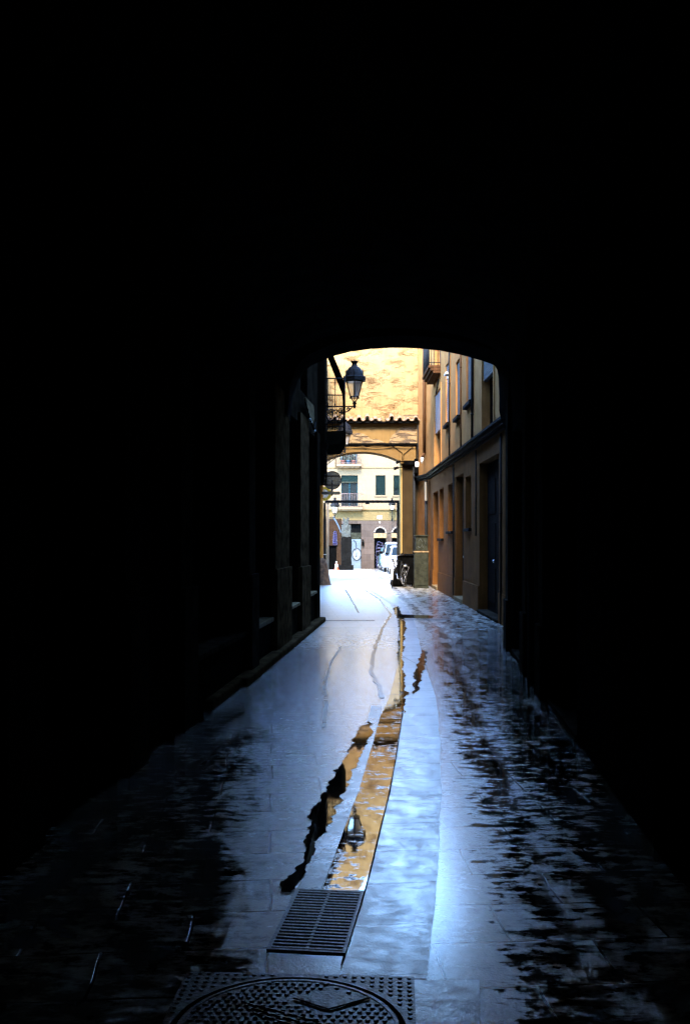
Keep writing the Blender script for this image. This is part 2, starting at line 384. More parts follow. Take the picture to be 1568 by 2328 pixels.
M['bluecloth'] = mat('faded_blue_canvas', (.02, .04, .055), .8, var=.3)
M['conc'] = mat('brown_concrete', (.10, .055, .025), .9, var=.35, scale=8, bump=.7, bscale=22)
M['boxline'] = mat('faded_grey_paint', (.045, .05, .045), .9)
M['grate'] = mat('black_grate_iron', (.012, .014, .018), .3, .3, var=.4, scale=40, bump=.4, bscale=90)
M['cast'] = mat('cast_iron', (.05, .055, .06), .36, .7, var=.5, scale=30, bump=.25, bscale=90)
M['cream'] = mat('cream_plate', (.12, .10, .075), .6, var=.05)

# ------------------------------------------------------------------ ground
g = MB()
ys = [-12, 0, 10, 20, 34.6, 71, 120, 600]
def gz(Y): return 0.0 if Y <= 34.6 else -(Y - 34.6) * .0171 if Y < 71 else -.622
xs = [-600, -30, -6, 6, 30, 600]
vs = [(x, y, gz(y)) for y in ys for x in xs]
fs = [(j * 6 + i, j * 6 + i + 1, (j + 1) * 6 + i + 1, (j + 1) * 6 + i) for j in range(7) for i in range(5)]
g.add(vs, fs); struct(g.build('ground', M['pave'], fix=False))

PATH = [(-.11, 2.9), (-.055, 3.3), (0.0, 3.72), (.085, 4.36), (.165, 5.1), (.272, 6.1), (.40, 7.53), (.545, 9.38), (.66, 12.2), (.80, 15), (.95, 18), (1.05, 22), (1.02, 27), (.92, 32), (.85, 34.5)]
def path(Y):
    for (x0, y0), (x1, y1) in zip(PATH, PATH[1:]):
        if y0 <= Y <= y1:
            i = PATH.index((x0, y0)); t = (Y - y0) / (y1 - y0)
            m0 = (PATH[i + 1][0] - PATH[max(i - 1, 0)][0]) / (PATH[i + 1][1] - PATH[max(i - 1, 0)][1]) * (y1 - y0)
            j = min(i + 2, len(PATH) - 1); m1 = (PATH[j][0] - x0) / (PATH[j][1] - y0) * (y1 - y0)
            return (2 * t**3 - 3 * t**2 + 1) * x0 + (t**3 - 2 * t**2 + t) * m0 + (-2 * t**3 + 3 * t**2) * x1 + (t**3 - t**2) * m1
    return PATH[0][0] if Y < PATH[0][1] else PATH[-1][0]
def strip(name, a, b, y0, y1, z, m, wob=0.0, n=160, th=0.0):
    s = MB(); vs = []
    for i in range(n + 1):
        Y = y0 + (y1 - y0) * (i / n) ** 1.4
        aa = a(Y) if callable(a) else a; bb = b(Y) if callable(b) else b
        q0 = wob * noise.noise(Vector((Y * 2.3, a.__hash__() % 7, z * 100))); q1 = wob * noise.noise(Vector((Y * 2.7, 11.3, z * 70)))
        vs += [(path(Y) + aa + q0, Y, z), (path(Y) + bb + q1, Y, z)]
    s.add(vs, [(2 * i, 2 * i + 1, 2 * i + 3, 2 * i + 2) for i in range(n)])
    return struct(s.build(name, m, fix=False))
strip('gutter_channel', lambda Y: -.19 if Y < 8.6 else -.19 + .182 * min(1, (Y - 8.6) / 3.6), -.003, 4.38, 12.6, .002, M['channel'])
strip('gutter_edge_stones', -.292, -.192, 4.38, 9.2, .004, M['edge'], .006)
strip('slab_path', .006, .315, 3.50, 31, .003, M['slab'], .01)
strip('slab_path', .235, .50, 2.6, 3.49, .0035, M['slab'], .0, 30)
def seam(vp, w_, m='damp', z=.0045):
    pts = [G(*p) for p in vp]; s = MB(); vs = []
    P2 = []
    for a, b in zip(pts, pts[1:]):
        for k in range(12): P2.append((a[0] + (b[0] - a[0]) * k / 12, a[1] + (b[1] - a[1]) * k / 12))
    for x, y in P2:
        q = .02 * noise.noise(Vector((x, y * 3, 4))); ww = w_ * (1 + .7 * noise.noise(Vector((x, y * 4, 9)))); vs += [(x + q - ww, y, z), (x + q + ww, y, z)]
    s.add(vs, [(2 * i, 2 * i + 1, 2 * i + 3, 2 * i + 2) for i in range(len(P2) - 1)]); return struct(s.build('paving_seam', M[m], fix=False))
seam([(828, 1341), (862, 1362), (889, 1397), (868, 1430), (854, 1467), (846, 1500), (844, 1524), (852, 1545), (860, 1560), (868, 1590)], .022)
seam([(785, 1341), (800, 1366), (817, 1397)], .02); seam([(775, 1470), (750, 1510), (738, 1560), (742, 1600), (735, 1660)], .016, 'edge')
seam([(840, 1341), (880, 1366), (910, 1385)], .05, 'edge', .005)
strip('gutter_joint', -.002, .006, 3.6, 16, .0055, M['darkstone'], .002)
strip('gutter_joint', .232, .246, 2.6, 3.49, .0055, M['darkstone'], .002, 30)

def blob(pts, amp=.25, sub=10, seed=0, f=9.0):
    """a ragged outline round the given corner points (world metres)"""
    out = []; n = len(pts)
    for i in range(n):
        a, b = Vector((*pts[i], 0)), Vector((*pts[(i + 1) % n], 0)); d = b - a
        m_ = max(3, min(60, int(d.length / .02)))
        for k in range(m_):
            p = a + d * (k / m_)
            qx = noise.fractal(Vector((p.x * 2, p.y * f, seed * 7.7)), .55, 2.1, 6) * amp
            qy = noise.fractal(Vector((p.x * f, p.y * 3, seed * 3.1 + 50)), .8, 2.1, 6) * amp * .5
            out.append(p + Vector((qx, qy, 0)))
    return out
_pn = [0]
def puddle(vpts, amp=.05, m='water', seed=1, z=None, sub=10, f=3.5, name='puddle'):
    pts = [G(*p) for p in vpts]
    o = blob(pts, amp, sub, seed, f); _pn[0] += 1; z = z or (.0062 + .0002 * _pn[0])
    bm = bmesh.new(); vs = [bm.verts.new((p.x, p.y, z)) for p in o]
    es = [bm.edges.new((vs[i], vs[(i + 1) % len(vs)])) for i in range(len(vs))]
    bmesh.ops.triangle_fill(bm, use_beauty=True, edges=es)
    for fc in bm.faces:
        fc.normal_update()
        if fc.normal.z < 0: fc.normal_flip()
    me = bpy.data.meshes.new(name); bm.to_mesh(me); bm.free(); me.materials.append(M[m])
    ob = bpy.data.objects.new(name, me); COL.objects.link(ob); return struct(ob)
# water left of the edge stones, the sheet in the channel, the dark run-off seams
puddle([(838, 1640), (812, 1662), (790, 1712), (768, 1752), (738, 1800), (705, 1850), (700, 1900), (690, 1960), (640, 2008), (646, 2030), (668, 2032), (700, 1962), (762, 1840), (812, 1740), (846, 1668)], .026, seed=2, f=7)
puddle([(893, 1384), (904, 1378), (916, 1400), (922, 1430), (918, 1460), (914, 1500), (917, 1540), (921, 1580), (916, 1625), (908, 1600), (909, 1550), (903, 1500), (908, 1450), (904, 1410)], .035, 'film', seed=4, f=2.6)
puddle([(958, 1478), (968, 1484), (966, 1515), (956, 1545), (942, 1580), (934, 1575), (944, 1530)], .035, 'film', seed=21, f=2.6)
puddle([(905, 1397), (985, 1400), (980, 1406), (905, 1406)], .03, seed=5)
s = MB(); s.box((-.02 - .0, 18.75, .006), (1.16, .10, .004)); s.box((.98 + .55, 18.9, .006), (.9, .12, .004)); struct(s.build('cross_drain', M['edge']))
s = MB(); s.box((.95, 32.9, .006), (1.5, .06, .004)); struct(s.build('cross_drain', M['edge']))

# ------------------------------------------------------------------ passage (the dark vault the camera stands in)
Y0, YM = -9.0, 14.8
def xl(Y): return -2.0 + .08 * Y
def xr(Y): return 2.38 - .085 * (14.8 - Y)
pb = thing('passage_building', 'dark building with a vaulted street passage running through its ground floor', 'building', (.8, 14.8, 0))
def at(o, par):  # keep world placement under a placed empty
    o.parent = par; o.matrix_parent_inverse = Matrix.Translation(par.location).inverted() if par.rotation_euler.z == 0 else par.matrix_world.inverted(); return o
PL = Plane((xl(Y0), Y0), (xl(18.6), 18.6), (1, 0))
PR = Plane((xr(Y0), Y0), (xr(YM), YM), (-1, 0))
uL = lambda Y: (Y - Y0) / 27.6 * PL.L
uR = lambda Y: (Y - Y0) / (YM - Y0) * PR.L
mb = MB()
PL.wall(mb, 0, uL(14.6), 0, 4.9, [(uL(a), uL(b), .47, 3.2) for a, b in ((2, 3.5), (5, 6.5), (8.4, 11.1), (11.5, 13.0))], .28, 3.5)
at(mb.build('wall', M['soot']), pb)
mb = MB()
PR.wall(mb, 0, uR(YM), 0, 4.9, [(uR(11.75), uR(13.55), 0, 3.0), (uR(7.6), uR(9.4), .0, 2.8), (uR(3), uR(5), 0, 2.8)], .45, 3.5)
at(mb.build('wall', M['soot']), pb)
# vault: an elliptical barrel on the two walls
def vz(t): return 3.78 + .60 * math.sqrt(max(0, 1 - t * t))
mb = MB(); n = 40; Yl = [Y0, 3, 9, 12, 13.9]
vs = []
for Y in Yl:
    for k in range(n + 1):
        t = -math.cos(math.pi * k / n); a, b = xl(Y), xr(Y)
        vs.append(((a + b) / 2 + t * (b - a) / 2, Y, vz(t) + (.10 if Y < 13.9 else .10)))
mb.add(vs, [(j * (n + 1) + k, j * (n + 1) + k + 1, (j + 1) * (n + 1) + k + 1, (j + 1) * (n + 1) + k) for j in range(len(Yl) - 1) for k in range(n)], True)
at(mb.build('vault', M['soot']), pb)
# arch ring at the mouth, slightly lower than the vault, with the front wall above it
mb = MB()
for Ya, Yb in ((13.9, YM),):
    vp = [(660, 960), (666, 900), (680, 862), (693, 843), (707, 831.5), (738.7, 817), (756.8, 810), (796.6, 799.5), (841.8, 793.5), (887, 791), (920, 790.8), (952, 792.5), (1001, 797.5), (1044.7, 806), (1093, 819.5), (1115, 827), (1124, 831.5), (1129, 840), (1132, 855), (1134, 900), (1134, 934), (1139, 957), (1148, 975)]
    pr = [(XX(x, YM), ZZ(y, YM)) for x, y in vp]; n = len(pr) - 1
    for k in range(n):
        (x0, z0), (x1, z1) = pr[k], pr[k + 1]
        mb.add([(x0, Ya, z0), (x1, Ya, z1), (x1, Yb, z1), (x0, Yb, z0)], [(0, 1, 2, 3)], True)
        for Y in (Ya, Yb):
            mb.add([(x0, Y, z0), (x1, Y, z1), (x1, Y, 5.2), (x0, Y, 5.2)], [(0, 1, 2, 3)])
at(mb.build('arch', M['soot'], fix=False), pb)
n = 40
mb = MB(); mb.bx((-7, Y0 - .4, 4.9), (7.5, 13.9, 15.5)); mb.bx((-7, 13.9, 5.2), (7.5, YM, 15.5))  # unseen storeys, height set by the shadow they throw into the alley
mb.bx((2.385, 13.9, 0), (7.5, YM, 5.2)); mb.bx((-7, 13.9, 0), (-.95, 14.6, 5.2)); mb.bx((-7, Y0 - .5, 0), (7.5, Y0 - .02, 4.9))  # last box: unseen wall added behind the camera to keep sky light out
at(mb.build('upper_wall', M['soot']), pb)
for (a, b) in ((11.1, 11.5), (8.0, 8.4), (6.5, 6.9), (4.6, 5.0)):
    mb = MB(); PL.box(mb, uL(a), uL(b), 0, 3.3, 0, .05); PL.box(mb, uL(a) - .03, uL(b) + .03, 0, 1.15, .0, .09)
    at(mb.build('pilaster', M['soot_stone'], bevel=.01), pb)
mb = MB(); PL.box(mb, uL(13.02), uL(14.38), 0, 3.6, .0, .05); PL.box(mb, uL(12.98), uL(14.42), 0, 1.15, .0, .085)
at(mb.build('pilaster', M['left_stone'], bevel=.01), pb)  # paler stone than deeper in: daylight at the mouth put into colour
for (a, b) in ((8.4, 11.1), (11.5, 13.0)):
    mb = MB(); PL.box(mb, uL(a), uL(b), .47, .53, -.28, .04); sl = at(mb.build('sill', M['sill' if a > 9 else 'soot_stone'], bevel=.008), pb)  # sill pale near the mouth, dark deeper in: light put into colour
    mb = MB(); PL.box(mb, uL(a) + .04, uL(b) - .04, .53, 3.2, -.275, -.24); at(mb.build('window_pane', M['dark']), pb)
mb = MB(); PL.box(mb, uL(10.4), uL(18.55), 0, .09, .0, .16); PL.box(mb, uL(9.0), uL(10.4), 0, .09, .0, .10)
at(mb.build('kerb', M['left_stone'], bevel=.02), pb)
for (a, b, h) in ((11.75, 13.55, 3.0), (7.6, 9.4, 2.8)):
    mb = MB(); PR.box(mb, uR(a) + .03, uR(b) - .03, .05, h - .03, -.44, -.38)
    for k in range(5): PR.box(mb, uR(a) + .2 + k * .33, uR(a) + .23 + k * .33, .2, h - .2, -.38, -.36)
    dd = at(mb.build('door', M['wood']), pb)
    mb = MB(); PR.box(mb, uR(a) + .0, uR(b) - .0, 0, .05, -.44, .02); at(mb.build('doorstep', M['soot_stone'], bevel=.006), pb)
for a, b in ((13.7, 14.1), (11.2, 11.6), (9.5, 9.9)):
    mb = MB(); PR.box(mb, uR(a), uR(b), 0, 3.5, 0, .05); PR.box(mb, uR(a) - .03, uR(b) + .03, 0, .7, 0, .08); at(mb.build('pilaster', M['soot_stone'], bevel=.01), pb)
mb = MB(); mb.tube([PR(uR(10.6), 0, .05), PR(uR(10.6), 4.1, .05)], .035); at(mb.build('drainpipe', M['iron']), pb)

# ------------------------------------------------------------------ left dark building
lb = thing('left_building', 'tall dark brown building with stone pillars, shopfront sills and iron balcony left of the alley', 'building', (-.6, 16, 0))
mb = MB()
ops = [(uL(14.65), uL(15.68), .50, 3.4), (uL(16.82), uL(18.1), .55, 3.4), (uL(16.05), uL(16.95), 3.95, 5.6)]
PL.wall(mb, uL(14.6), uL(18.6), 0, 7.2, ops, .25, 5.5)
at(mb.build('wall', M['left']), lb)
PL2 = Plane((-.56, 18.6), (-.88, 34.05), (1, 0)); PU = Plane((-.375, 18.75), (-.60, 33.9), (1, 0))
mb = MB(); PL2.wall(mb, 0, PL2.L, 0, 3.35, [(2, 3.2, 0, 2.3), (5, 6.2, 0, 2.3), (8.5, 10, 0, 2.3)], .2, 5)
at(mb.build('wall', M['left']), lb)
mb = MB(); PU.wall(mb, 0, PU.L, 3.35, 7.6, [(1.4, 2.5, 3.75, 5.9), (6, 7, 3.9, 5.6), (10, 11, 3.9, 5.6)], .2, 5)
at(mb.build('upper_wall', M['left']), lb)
for (a, b, h) in ((15.7, 16.8, 3.55), (18.12, 18.6, 3.5)):
    mb = MB(); PL.box(mb, uL(a), uL(b), 0, h, .0, .05)
    if a < 17: PL.box(mb, uL(a) - .03, uL(b) + .03, 0, 1.1, .0, .08)
    at(mb.build('pillar', M['left_stone'] if a < 17 else M['left'], bevel=.01), lb)
for (a, b, z) in ((14.45, 15.68, .50), (16.82, 18.1, .55)):
    mb = MB(); PL.box(mb, uL(a), uL(b), z, z + .05, -.25, .05); at(mb.build('sill', M['sill'], bevel=.008), lb)
    mb = MB(); PL.box(mb, uL(a) + .2, uL(b) - .02, z + .05, 3.4, -.245, -.21); at(mb.build('shop_window', M['dark']), lb)
# upstairs window; the pane's colour holds the glow of the wall opposite
mb = MB(); u0, u1 = uL(16.05), uL(16.95)
for a, b, c, d in ((u0, u1, 3.95, 4.0), (u0, u1, 4.08, 4.12), (u0, u0 + .05, 3.95, 5.6), (u1 - .05, u1, 3.95, 5.6), (u0 + .42, u0 + .48, 3.95, 5.6), (u0, u1, 5.55, 5.6)):
    PL.box(mb, a, b, c, d, -.16, -.11)
fr = at(mb.build('window', M['wood']), lb)
mb = MB(); PL.box(mb, u0 + .01, u1 - .01, 3.96, 5.59, -.18, -.165); pn = at(mb.build('window_pane', mat('dusty_glass', (.16, .12, .06), .6, var=.3)), lb)
# pale sheet with slanting foot, added for a lit patch of wall
Pb = PL
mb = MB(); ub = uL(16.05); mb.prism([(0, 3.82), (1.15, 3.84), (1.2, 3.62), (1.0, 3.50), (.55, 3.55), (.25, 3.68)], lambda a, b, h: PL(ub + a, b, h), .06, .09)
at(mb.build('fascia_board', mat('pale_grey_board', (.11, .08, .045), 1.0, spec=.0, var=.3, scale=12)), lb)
for (u, z, r) in ((.45, 3.52, .025), (.62, 3.50, .02), (1.1, 3.40, .025)):
    mb = MB(); mb.lathe([(.004, -r), (r, -r * .5), (r, r * .5), (.004, r)], tuple(PL(ub + u, z, .10)), 8); at(mb.build('cable_clip', M['white']), lb)
mb = MB(); mb.tube([PL(ub, 3.75, .08), PL(ub + .3, 3.62, .09), PL(ub + .6, 3.50, .1), PL(ub + 1.1, 3.42, .1), PL(ub + 1.5, 3.6, .08)], .012, 5); at(mb.build('cable', M['black']), lb)
# ornate dark corbel under the overhang
mb = MB()
for k in range(6):
    z = 2.66 + k * .13; mb.box((-.47 + .010 * k, 18.9, z), (.16 + .02 * (k % 2), .28, .125))
mb.tube([(-.42, 18.8, 3.5), (-.36, 18.78, 3.44), (-.35, 18.78, 3.36), (-.39, 18.78, 3.3)], .012, 6)
at(mb.build('corbel', M['wood'], bevel=.01), lb)

# balcony
bal = MB()
bal.prism([(-.40, 3.70), (.015, 3.72), (.02, 3.66), (-.01, 3.62), (-.015, 3.56), (-.05, 3.52), (-.08, 3.46), (-.14, 3.44), (-.40, 3.42)], lambda a, b, h: Vector((a, h, b)), 20.0, 22.4)
slab = at(bal.build('balcony', M['left'], bevel=.006), lb)
def baluster(mb, x, y, z0, z1, r=.009, knob=True):
    mb.tube([(x, y, z0), (x, y, z1)], r, 6)
    if knob: mb.lathe([(r, -.03), (r * 2.2, 0), (r, .03)], (x, y, (z0 + z1) / 2), 6)
mb = MB()
for (Ya) in (20.03,):
    xo = -.005
    for zz, r in ((4.77, .014), (4.43, .010), (4.20, .014), (3.80, .010)): mb.tube([(-.395, Ya, zz), (xo, Ya, zz)], r, 6)
    for k, x in enumerate((-.345, -.265, -.20)): baluster(mb, x - .0, Ya, 3.72, 4.77 if k != 1 else 4.43)
    for x in (-.305, -.235, -.165, -.12, -.085, -.05): baluster(mb, x, Ya, 3.72, 4.43, .007)
    for k in range(4):      # scrolled panel between the lower rails
        cx = -.34 + k * .085
        mb.tube([(cx + .035 * math.cos(q) * (1 - q / 14), Ya, 4.10 + .05 * math.sin(q) * (1 - q / 14)) for q in [i * .6 for i in range(15)]], .008, 5)
        mb.tube([(cx - .03, Ya, 3.95), (cx + .01, Ya, 4.03), (cx + .04, Ya, 3.95), (cx + .01, Ya, 3.87)], .009, 5)
mb.tube([(xo, 20.03, 3.72), (xo, 20.03, 4.80)], .016, 6)
for zz, r in ((4.77, .016), (4.43, .010), (4.20, .012), (3.80, .010)): mb.tube([(xo, 20.03, zz), (xo, 22.35, zz)], r, 6)
for k in range(1, 19): baluster(mb, xo, 20.03 + k * .125, 3.72, 4.77, .008)
mb.tube([(xo, 22.35, 3.72), (xo, 22.35, 4.80)], .016, 6)
for zz in (4.77, 4.20, 3.80): mb.tube([(-.40, 22.35, zz), (xo, 22.35, zz)], .012, 6)
at(mb.build('balcony_railing', M['iron']), lb)
mb = MB(); prof = [(-.405, 5.52), (-.06, 4.66), (-.045, 4.52), (-.035, 3.72)]
up = [(x + .045, z + .02) for x, z in prof][::-1]
mb.prism(prof + up, lambda a, b, h: Vector((a, h, b)), 20.12, 21.5)
for k in range(30):      # slats
    t = k / 30; x = -.405 + .345 * t; z = 5.52 - .86 * t; mb.box((x + .045, 20.81, z + .03), (.018, 1.42, .016))
at(mb.build('roller_blind', M['wood']), lb)
mb = MB(); PU.box(mb, 1.42, 2.48, 3.75, 5.9, -.19, -.15); at(mb.build('balcony_door', M['glass']), lb)

# ------------------------------------------------------------------ right ochre building
rb = thing('right_building', 'long ochre plastered building with shuttered windows and a dark string course right of the alley', 'building', (2.9, 24, 0))
RA, RB_, RC = (2.84, 14.8), (2.77, 32.3), (2.49, 34.0)
FR = Plane(RA, RB_, (-1, 0)); uF = lambda Y: (Y - 14.8) / 17.5 * FR.L
wins = [('door', 18.9, 20.4, 3.68, 6.3, 4.76, 'greyblind'), ('win', 21.9, 22.9, 4.60, 6.2, 4.63, 'greyblind'), ('win', 24.2, 25.0, 4.55, 5.95, 4.58, 'greyblind'),
        ('win', 26.55, 27.4, 4.65, 6.3, 4.68, 'blind'), ('door', 28.9, 30.8, 3.70, 5.95, 4.78, 'blind')]
low = [(18.3, 20.9, 0, 3.12), (23.6, 25.2, 0, 3.1), (22.2, 23.2, 1.78, 2.98), (25.7, 27.0, 1.74, 3.0), (28.2, 29.4, 1.55, 3.0), (29.75, 31.3, 0, 2.98)]
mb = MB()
FR.wall(mb, 0, uF(26), 3.5, 7.0, [(uF(w_[1]), uF(w_[2]), w_[3], w_[4]) for w_ in wins[:3]], .22, 5); FR.wall(mb, uF(26), FR.L, 3.5, 8.3, [(uF(w_[1]), uF(w_[2]), w_[3], w_[4]) for w_ in wins[3:]] + [(uF(29.0), uF(30.9), 6.62, 8.1)], .22, 5)  # unseen roofline, stepped down to let more sky light in
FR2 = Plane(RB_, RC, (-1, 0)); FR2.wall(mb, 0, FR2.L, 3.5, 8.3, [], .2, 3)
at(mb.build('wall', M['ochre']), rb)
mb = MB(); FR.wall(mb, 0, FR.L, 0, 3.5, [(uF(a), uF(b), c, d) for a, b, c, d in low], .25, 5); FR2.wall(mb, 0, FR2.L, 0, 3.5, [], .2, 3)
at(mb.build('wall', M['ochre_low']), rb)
mb = MB()
for pl in (FR, FR2):
    L_ = pl.L
    pl.box(mb, 0, L_, 3.48, 3.52, .0, .07); pl.box(mb, 0, L_, 3.523, 3.60, .0, .13); pl.box(mb, 0, L_, 3.603, 3.65, 0, .17)
at(mb.build('string_course', M['darkstone'], fix=True), rb)
for kind, a, b, c, d, bz, bm_ in wins:
    u0, u1 = uF(a), uF(b); mb = MB()
    for q in ((u0, u0 + .05, c, d), (u1 - .05, u1, c, d), (u0 + .05, u1 - .05, d - .05, d), (u0 + .05, u1 - .05, c, c + .05), ((u0 + u1) / 2 - .025, (u0 + u1) / 2 + .025, c + .05, d - .05)):
        FR.box(mb, *q, -.2, -.15)
    wn = at(mb.build('window', M['wood']), rb); 
    mb = MB(); FR.box(mb, u0 + .01, u1 - .01, c + .01, d - .01, -.215, -.203); pz = mb.build('pane', M['dark']); pz.parent = wn
    mb = MB(); FR.box(mb, u0 + .004, u1 - .004, bz, d - .002, -.10, -.03)
    for k in range(int((d - bz) / .055)): FR.box(mb, u0 + .006, u1 - .006, bz + .01 + k * .055, bz + .045 + k * .055, -.03, -.018)
    bl = mb.build('blind', M[bm_]); bl.parent = wn
    if kind == 'win':
        mb = MB(); FR.box(mb, u0 - .08, u1 + .08, c - .09, c, -.02, .10); sl = mb.build('sill', M['darkstone'], bevel=.01); sl.parent = wn
    mb = MB()      # raised render surround
    for q in ((u0 - .12, u0, c, d + .12), (u1, u1 + .12, c, d + .12), (u0, u1, d, d + .12)): FR.box(mb, *q, .0, .022)
    sr = mb.build('surround', M['ochre']); sr.parent = wn
for i, (a, b, c, d) in enumerate(low):
    u0, u1 = uF(a), uF(b); mb = MB()
    if c == 0:
        FR.box(mb, u0 + .02, u1 - .02, .06, d - .02, -.24, -.17)
        for k in range(2):
            for j in range(3): FR.box(mb, u0 + .15 + k * (u1 - u0) / 2, u0 + k * (u1 - u0) / 2 + (u1 - u0) / 2 - .15, .25 + j * .9, .95 + j * .9, -.17, -.155)
        dr = at(mb.build('door', M['brownwood'] if i == 5 else M['wood']), rb)
        mb = MB(); mb.lathe([(.01, -.03), (.03, -.01), (.03, .01), (.01, .03)], tuple(FR((u0 + u1) / 2 + .1, 1.1, -.12)), 8); hd = mb.build('handle', M['chrome']); hd.parent = dr
        mb = MB(); FR.box(mb, u0 - .02, u1 + .02, 0, .10 if i else .06, -.245, .06); at(mb.build('doorstep', M['sill'] if i else M['soot_stone'], bevel=.012), rb)
    else:
        for q in ((u0, u0 + .05, c, d), (u1 - .05, u1, c, d), (u0 + .05, u1 - .05, d - .05, d), (u0 + .05, u1 - .05, c, c + .05), ((u0 + u1) / 2 - .02, (u0 + u1) / 2 + .02, c + .05, d - .05)): FR.box(mb, *q, -.2, -.14)
        wn = at(mb.build('window', M['wood']), rb)
        mb = MB(); FR.box(mb, u0 + .01, u1 - .01, c + .01, d - .01, -.23, -.205); pz = mb.build('pane', M['dark'] if i == 4 else M['greyblind'] if i == 2 else M['brownwood']); pz.parent = wn
        mb = MB(); FR.box(mb, u0 - .05, u1 + .05, c - .07, c, -.02, .07); q = mb.build('sill', M['darkstone'], bevel=.008); q.parent = wn
# plinth of the ochre wall, broken by the doors
mb = MB(); prev = 0.05
for a, b in sorted((uF(q[0]), uF(q[1])) for q in low if q[2] == 0):
    mb = MB(); FR.box(mb, prev, a - .03, 0, .55, 0, .025); prev = b + .03; at(mb.build('plinth', M['ochre_low']), rb)
mb = MB(); FR.box(mb, prev, FR.L, 0, .55, 0, .025); at(mb.build('plinth', M['ochre_low']), rb)
def pipe(Y, z0, z1, r, m, par, off=.05, name='drainpipe'):
    mb = MB(); mb.tube([FR(uF(Y), z0, off), FR(uF(Y), z1, off)], r, 8)
    for k in range(int((z1 - z0) / 1.4)): mb.lathe([(r, -.02), (r * 1.35, -.015), (r * 1.35, .015), (r, .02)], tuple(FR(uF(Y), z0 + .6 + k * 1.4, off)), 8)
    return at(mb.build(name, M[m]), par)
pipe(26.4, 3.66, 8.2, .022, 'iron', rb, .035); pipe(21.75, 3.66, 6.95, .028, 'iron', rb, .04); pipe(23.9, 3.66, 6.95, .018, 'brownwood', rb, .03)
pipe(25.45, .1, 3.44, .02, 'iron', rb, .03); pipe(21.3, 1.6, 3.44, .014, 'iron', rb, .02); pipe(17.9, 0, 3.44, .02, 'iron', rb, .03)
mb = MB(); q = FR2(.55, 0, .07); mb.tube([q + Vector((0, 0, 4.35)), q + Vector((0, 0, 8.25))], .05, 10); mb.tube([q + Vector((0, 0, 4.35)), q + Vector((-.06, -.08, 4.22))], .05, 10); at(mb.build('downpipe', M['brownwood']), rb)
mb = MB(); q2 = q + Vector((-.08, -.1, 0)); mb.tube([q2 + Vector((0, 0, 4.20)), q2 + Vector((-.01, -.03, 4.02))], [.055, .03], 10); at(mb.build('pipe_spout', M['white']), rb)
mb = MB(); q = FR2(.25, 0, .08); mb.tube([q + Vector((0, 0, .1)), q + Vector((0, 0, 3.44))], .05, 10); at(mb.build('downpipe', M['iron']), rb)
# balcony high on the ochre wall
ua, ub2 = uF(29.0), uF(31.2); mb = MB()
for v0, v1, w1 in ((6.37, 6.44, .22), (6.443, 6.52, .30), (6.523, 6.60, .36)): FR.box(mb, ua, ub2, v0, v1, .0, w1)
bb = at(mb.build('balcony', M['brownwood'], bevel=.01), rb)
mb = MB(); 
for k in range(19):
    uu = ua + .03 + k * (ub2 - ua - .06) / 18; mb.tube([FR(uu, 6.6, .33), FR(uu, 7.6, .33)], .009, 5)
for z in (6.68, 7.6): mb.tube([FR(ua + .03, z, .0), FR(ua + .03, z, .33), FR(ub2 - .03, z, .33), FR(ub2 - .03, z, .0)], .014, 6)
for k in range(3):
    mb.tube([FR(ua + .03, 6.6, .08 + k * .1), FR(ua + .03, 7.6, .08 + k * .1)], .009, 5)
rl = mb.build('balcony_railing', M['iron']); rl.parent = bb
mb = MB(); FR.box(mb, uF(29.0) + .01, uF(30.9) - .01, 6.63, 8.09, -.21, -.17); at(mb.build('balcony_door', M['teal']), rb)
mb = MB(); mb.tube([FR(ua + .35, 6.25, .03), FR(ua + .9, 5.9, .05)], .02, 6); at(mb.build('awning_arm', M['iron']), rb)
mb = MB(); FR.box(mb, uF(26.5), uF(26.9), 5.93, 5.98, 0, .12); FR.box(mb, uF(26.55), uF(26.8), 5.82, 5.93, 0, .06); at(mb.build('bracket_lamp', M['white']), rb)

# ------------------------------------------------------------------ second archway across the alley
ab = thing('archway_building', 'tan wall bridging the alley over a low arch, peeling cream wall and clay tiles above', 'building', (.9, 34, 0))
YA = 34.0; XLo, XRo = -.76, XX(910.5, YA)
cx, hw = (XLo + XRo) / 2, (XRo - XLo) / 2; zs, rise = 4.17, .33
def az(x): t = min(1, abs((x - cx) / hw)); rr = (hw * hw + rise * rise) / (2 * rise); return zs + math.sqrt(max(0, rr * rr - (x - cx) ** 2)) - (rr - rise)
def arch_solid(mb, y0, y1, top, x0, x1, n=36):
    xs_ = [XLo + (XRo - XLo) * k / n for k in range(n + 1)]
    for y in (y0, y1):
        for k in range(n): mb.add([(xs_[k], y, az(xs_[k])), (xs_[k + 1], y, az(xs_[k + 1])), (xs_[k + 1], y, top), (xs_[k], y, top)], [(0, 1, 2, 3)])
    for k in range(n): mb.add([(xs_[k], y0, az(xs_[k])), (xs_[k + 1], y0, az(xs_[k + 1])), (xs_[k + 1], y1, az(xs_[k + 1])), (xs_[k], y1, az(xs_[k]))], [(0, 1, 2, 3)], True)
    return mb
mb = MB(); arch_solid(mb, YA - .12, YA + .8, 4.74, -.9, 2.6); mb.bx((-.95, YA - .12, 4.0), (XLo, YA + .8, 4.74))
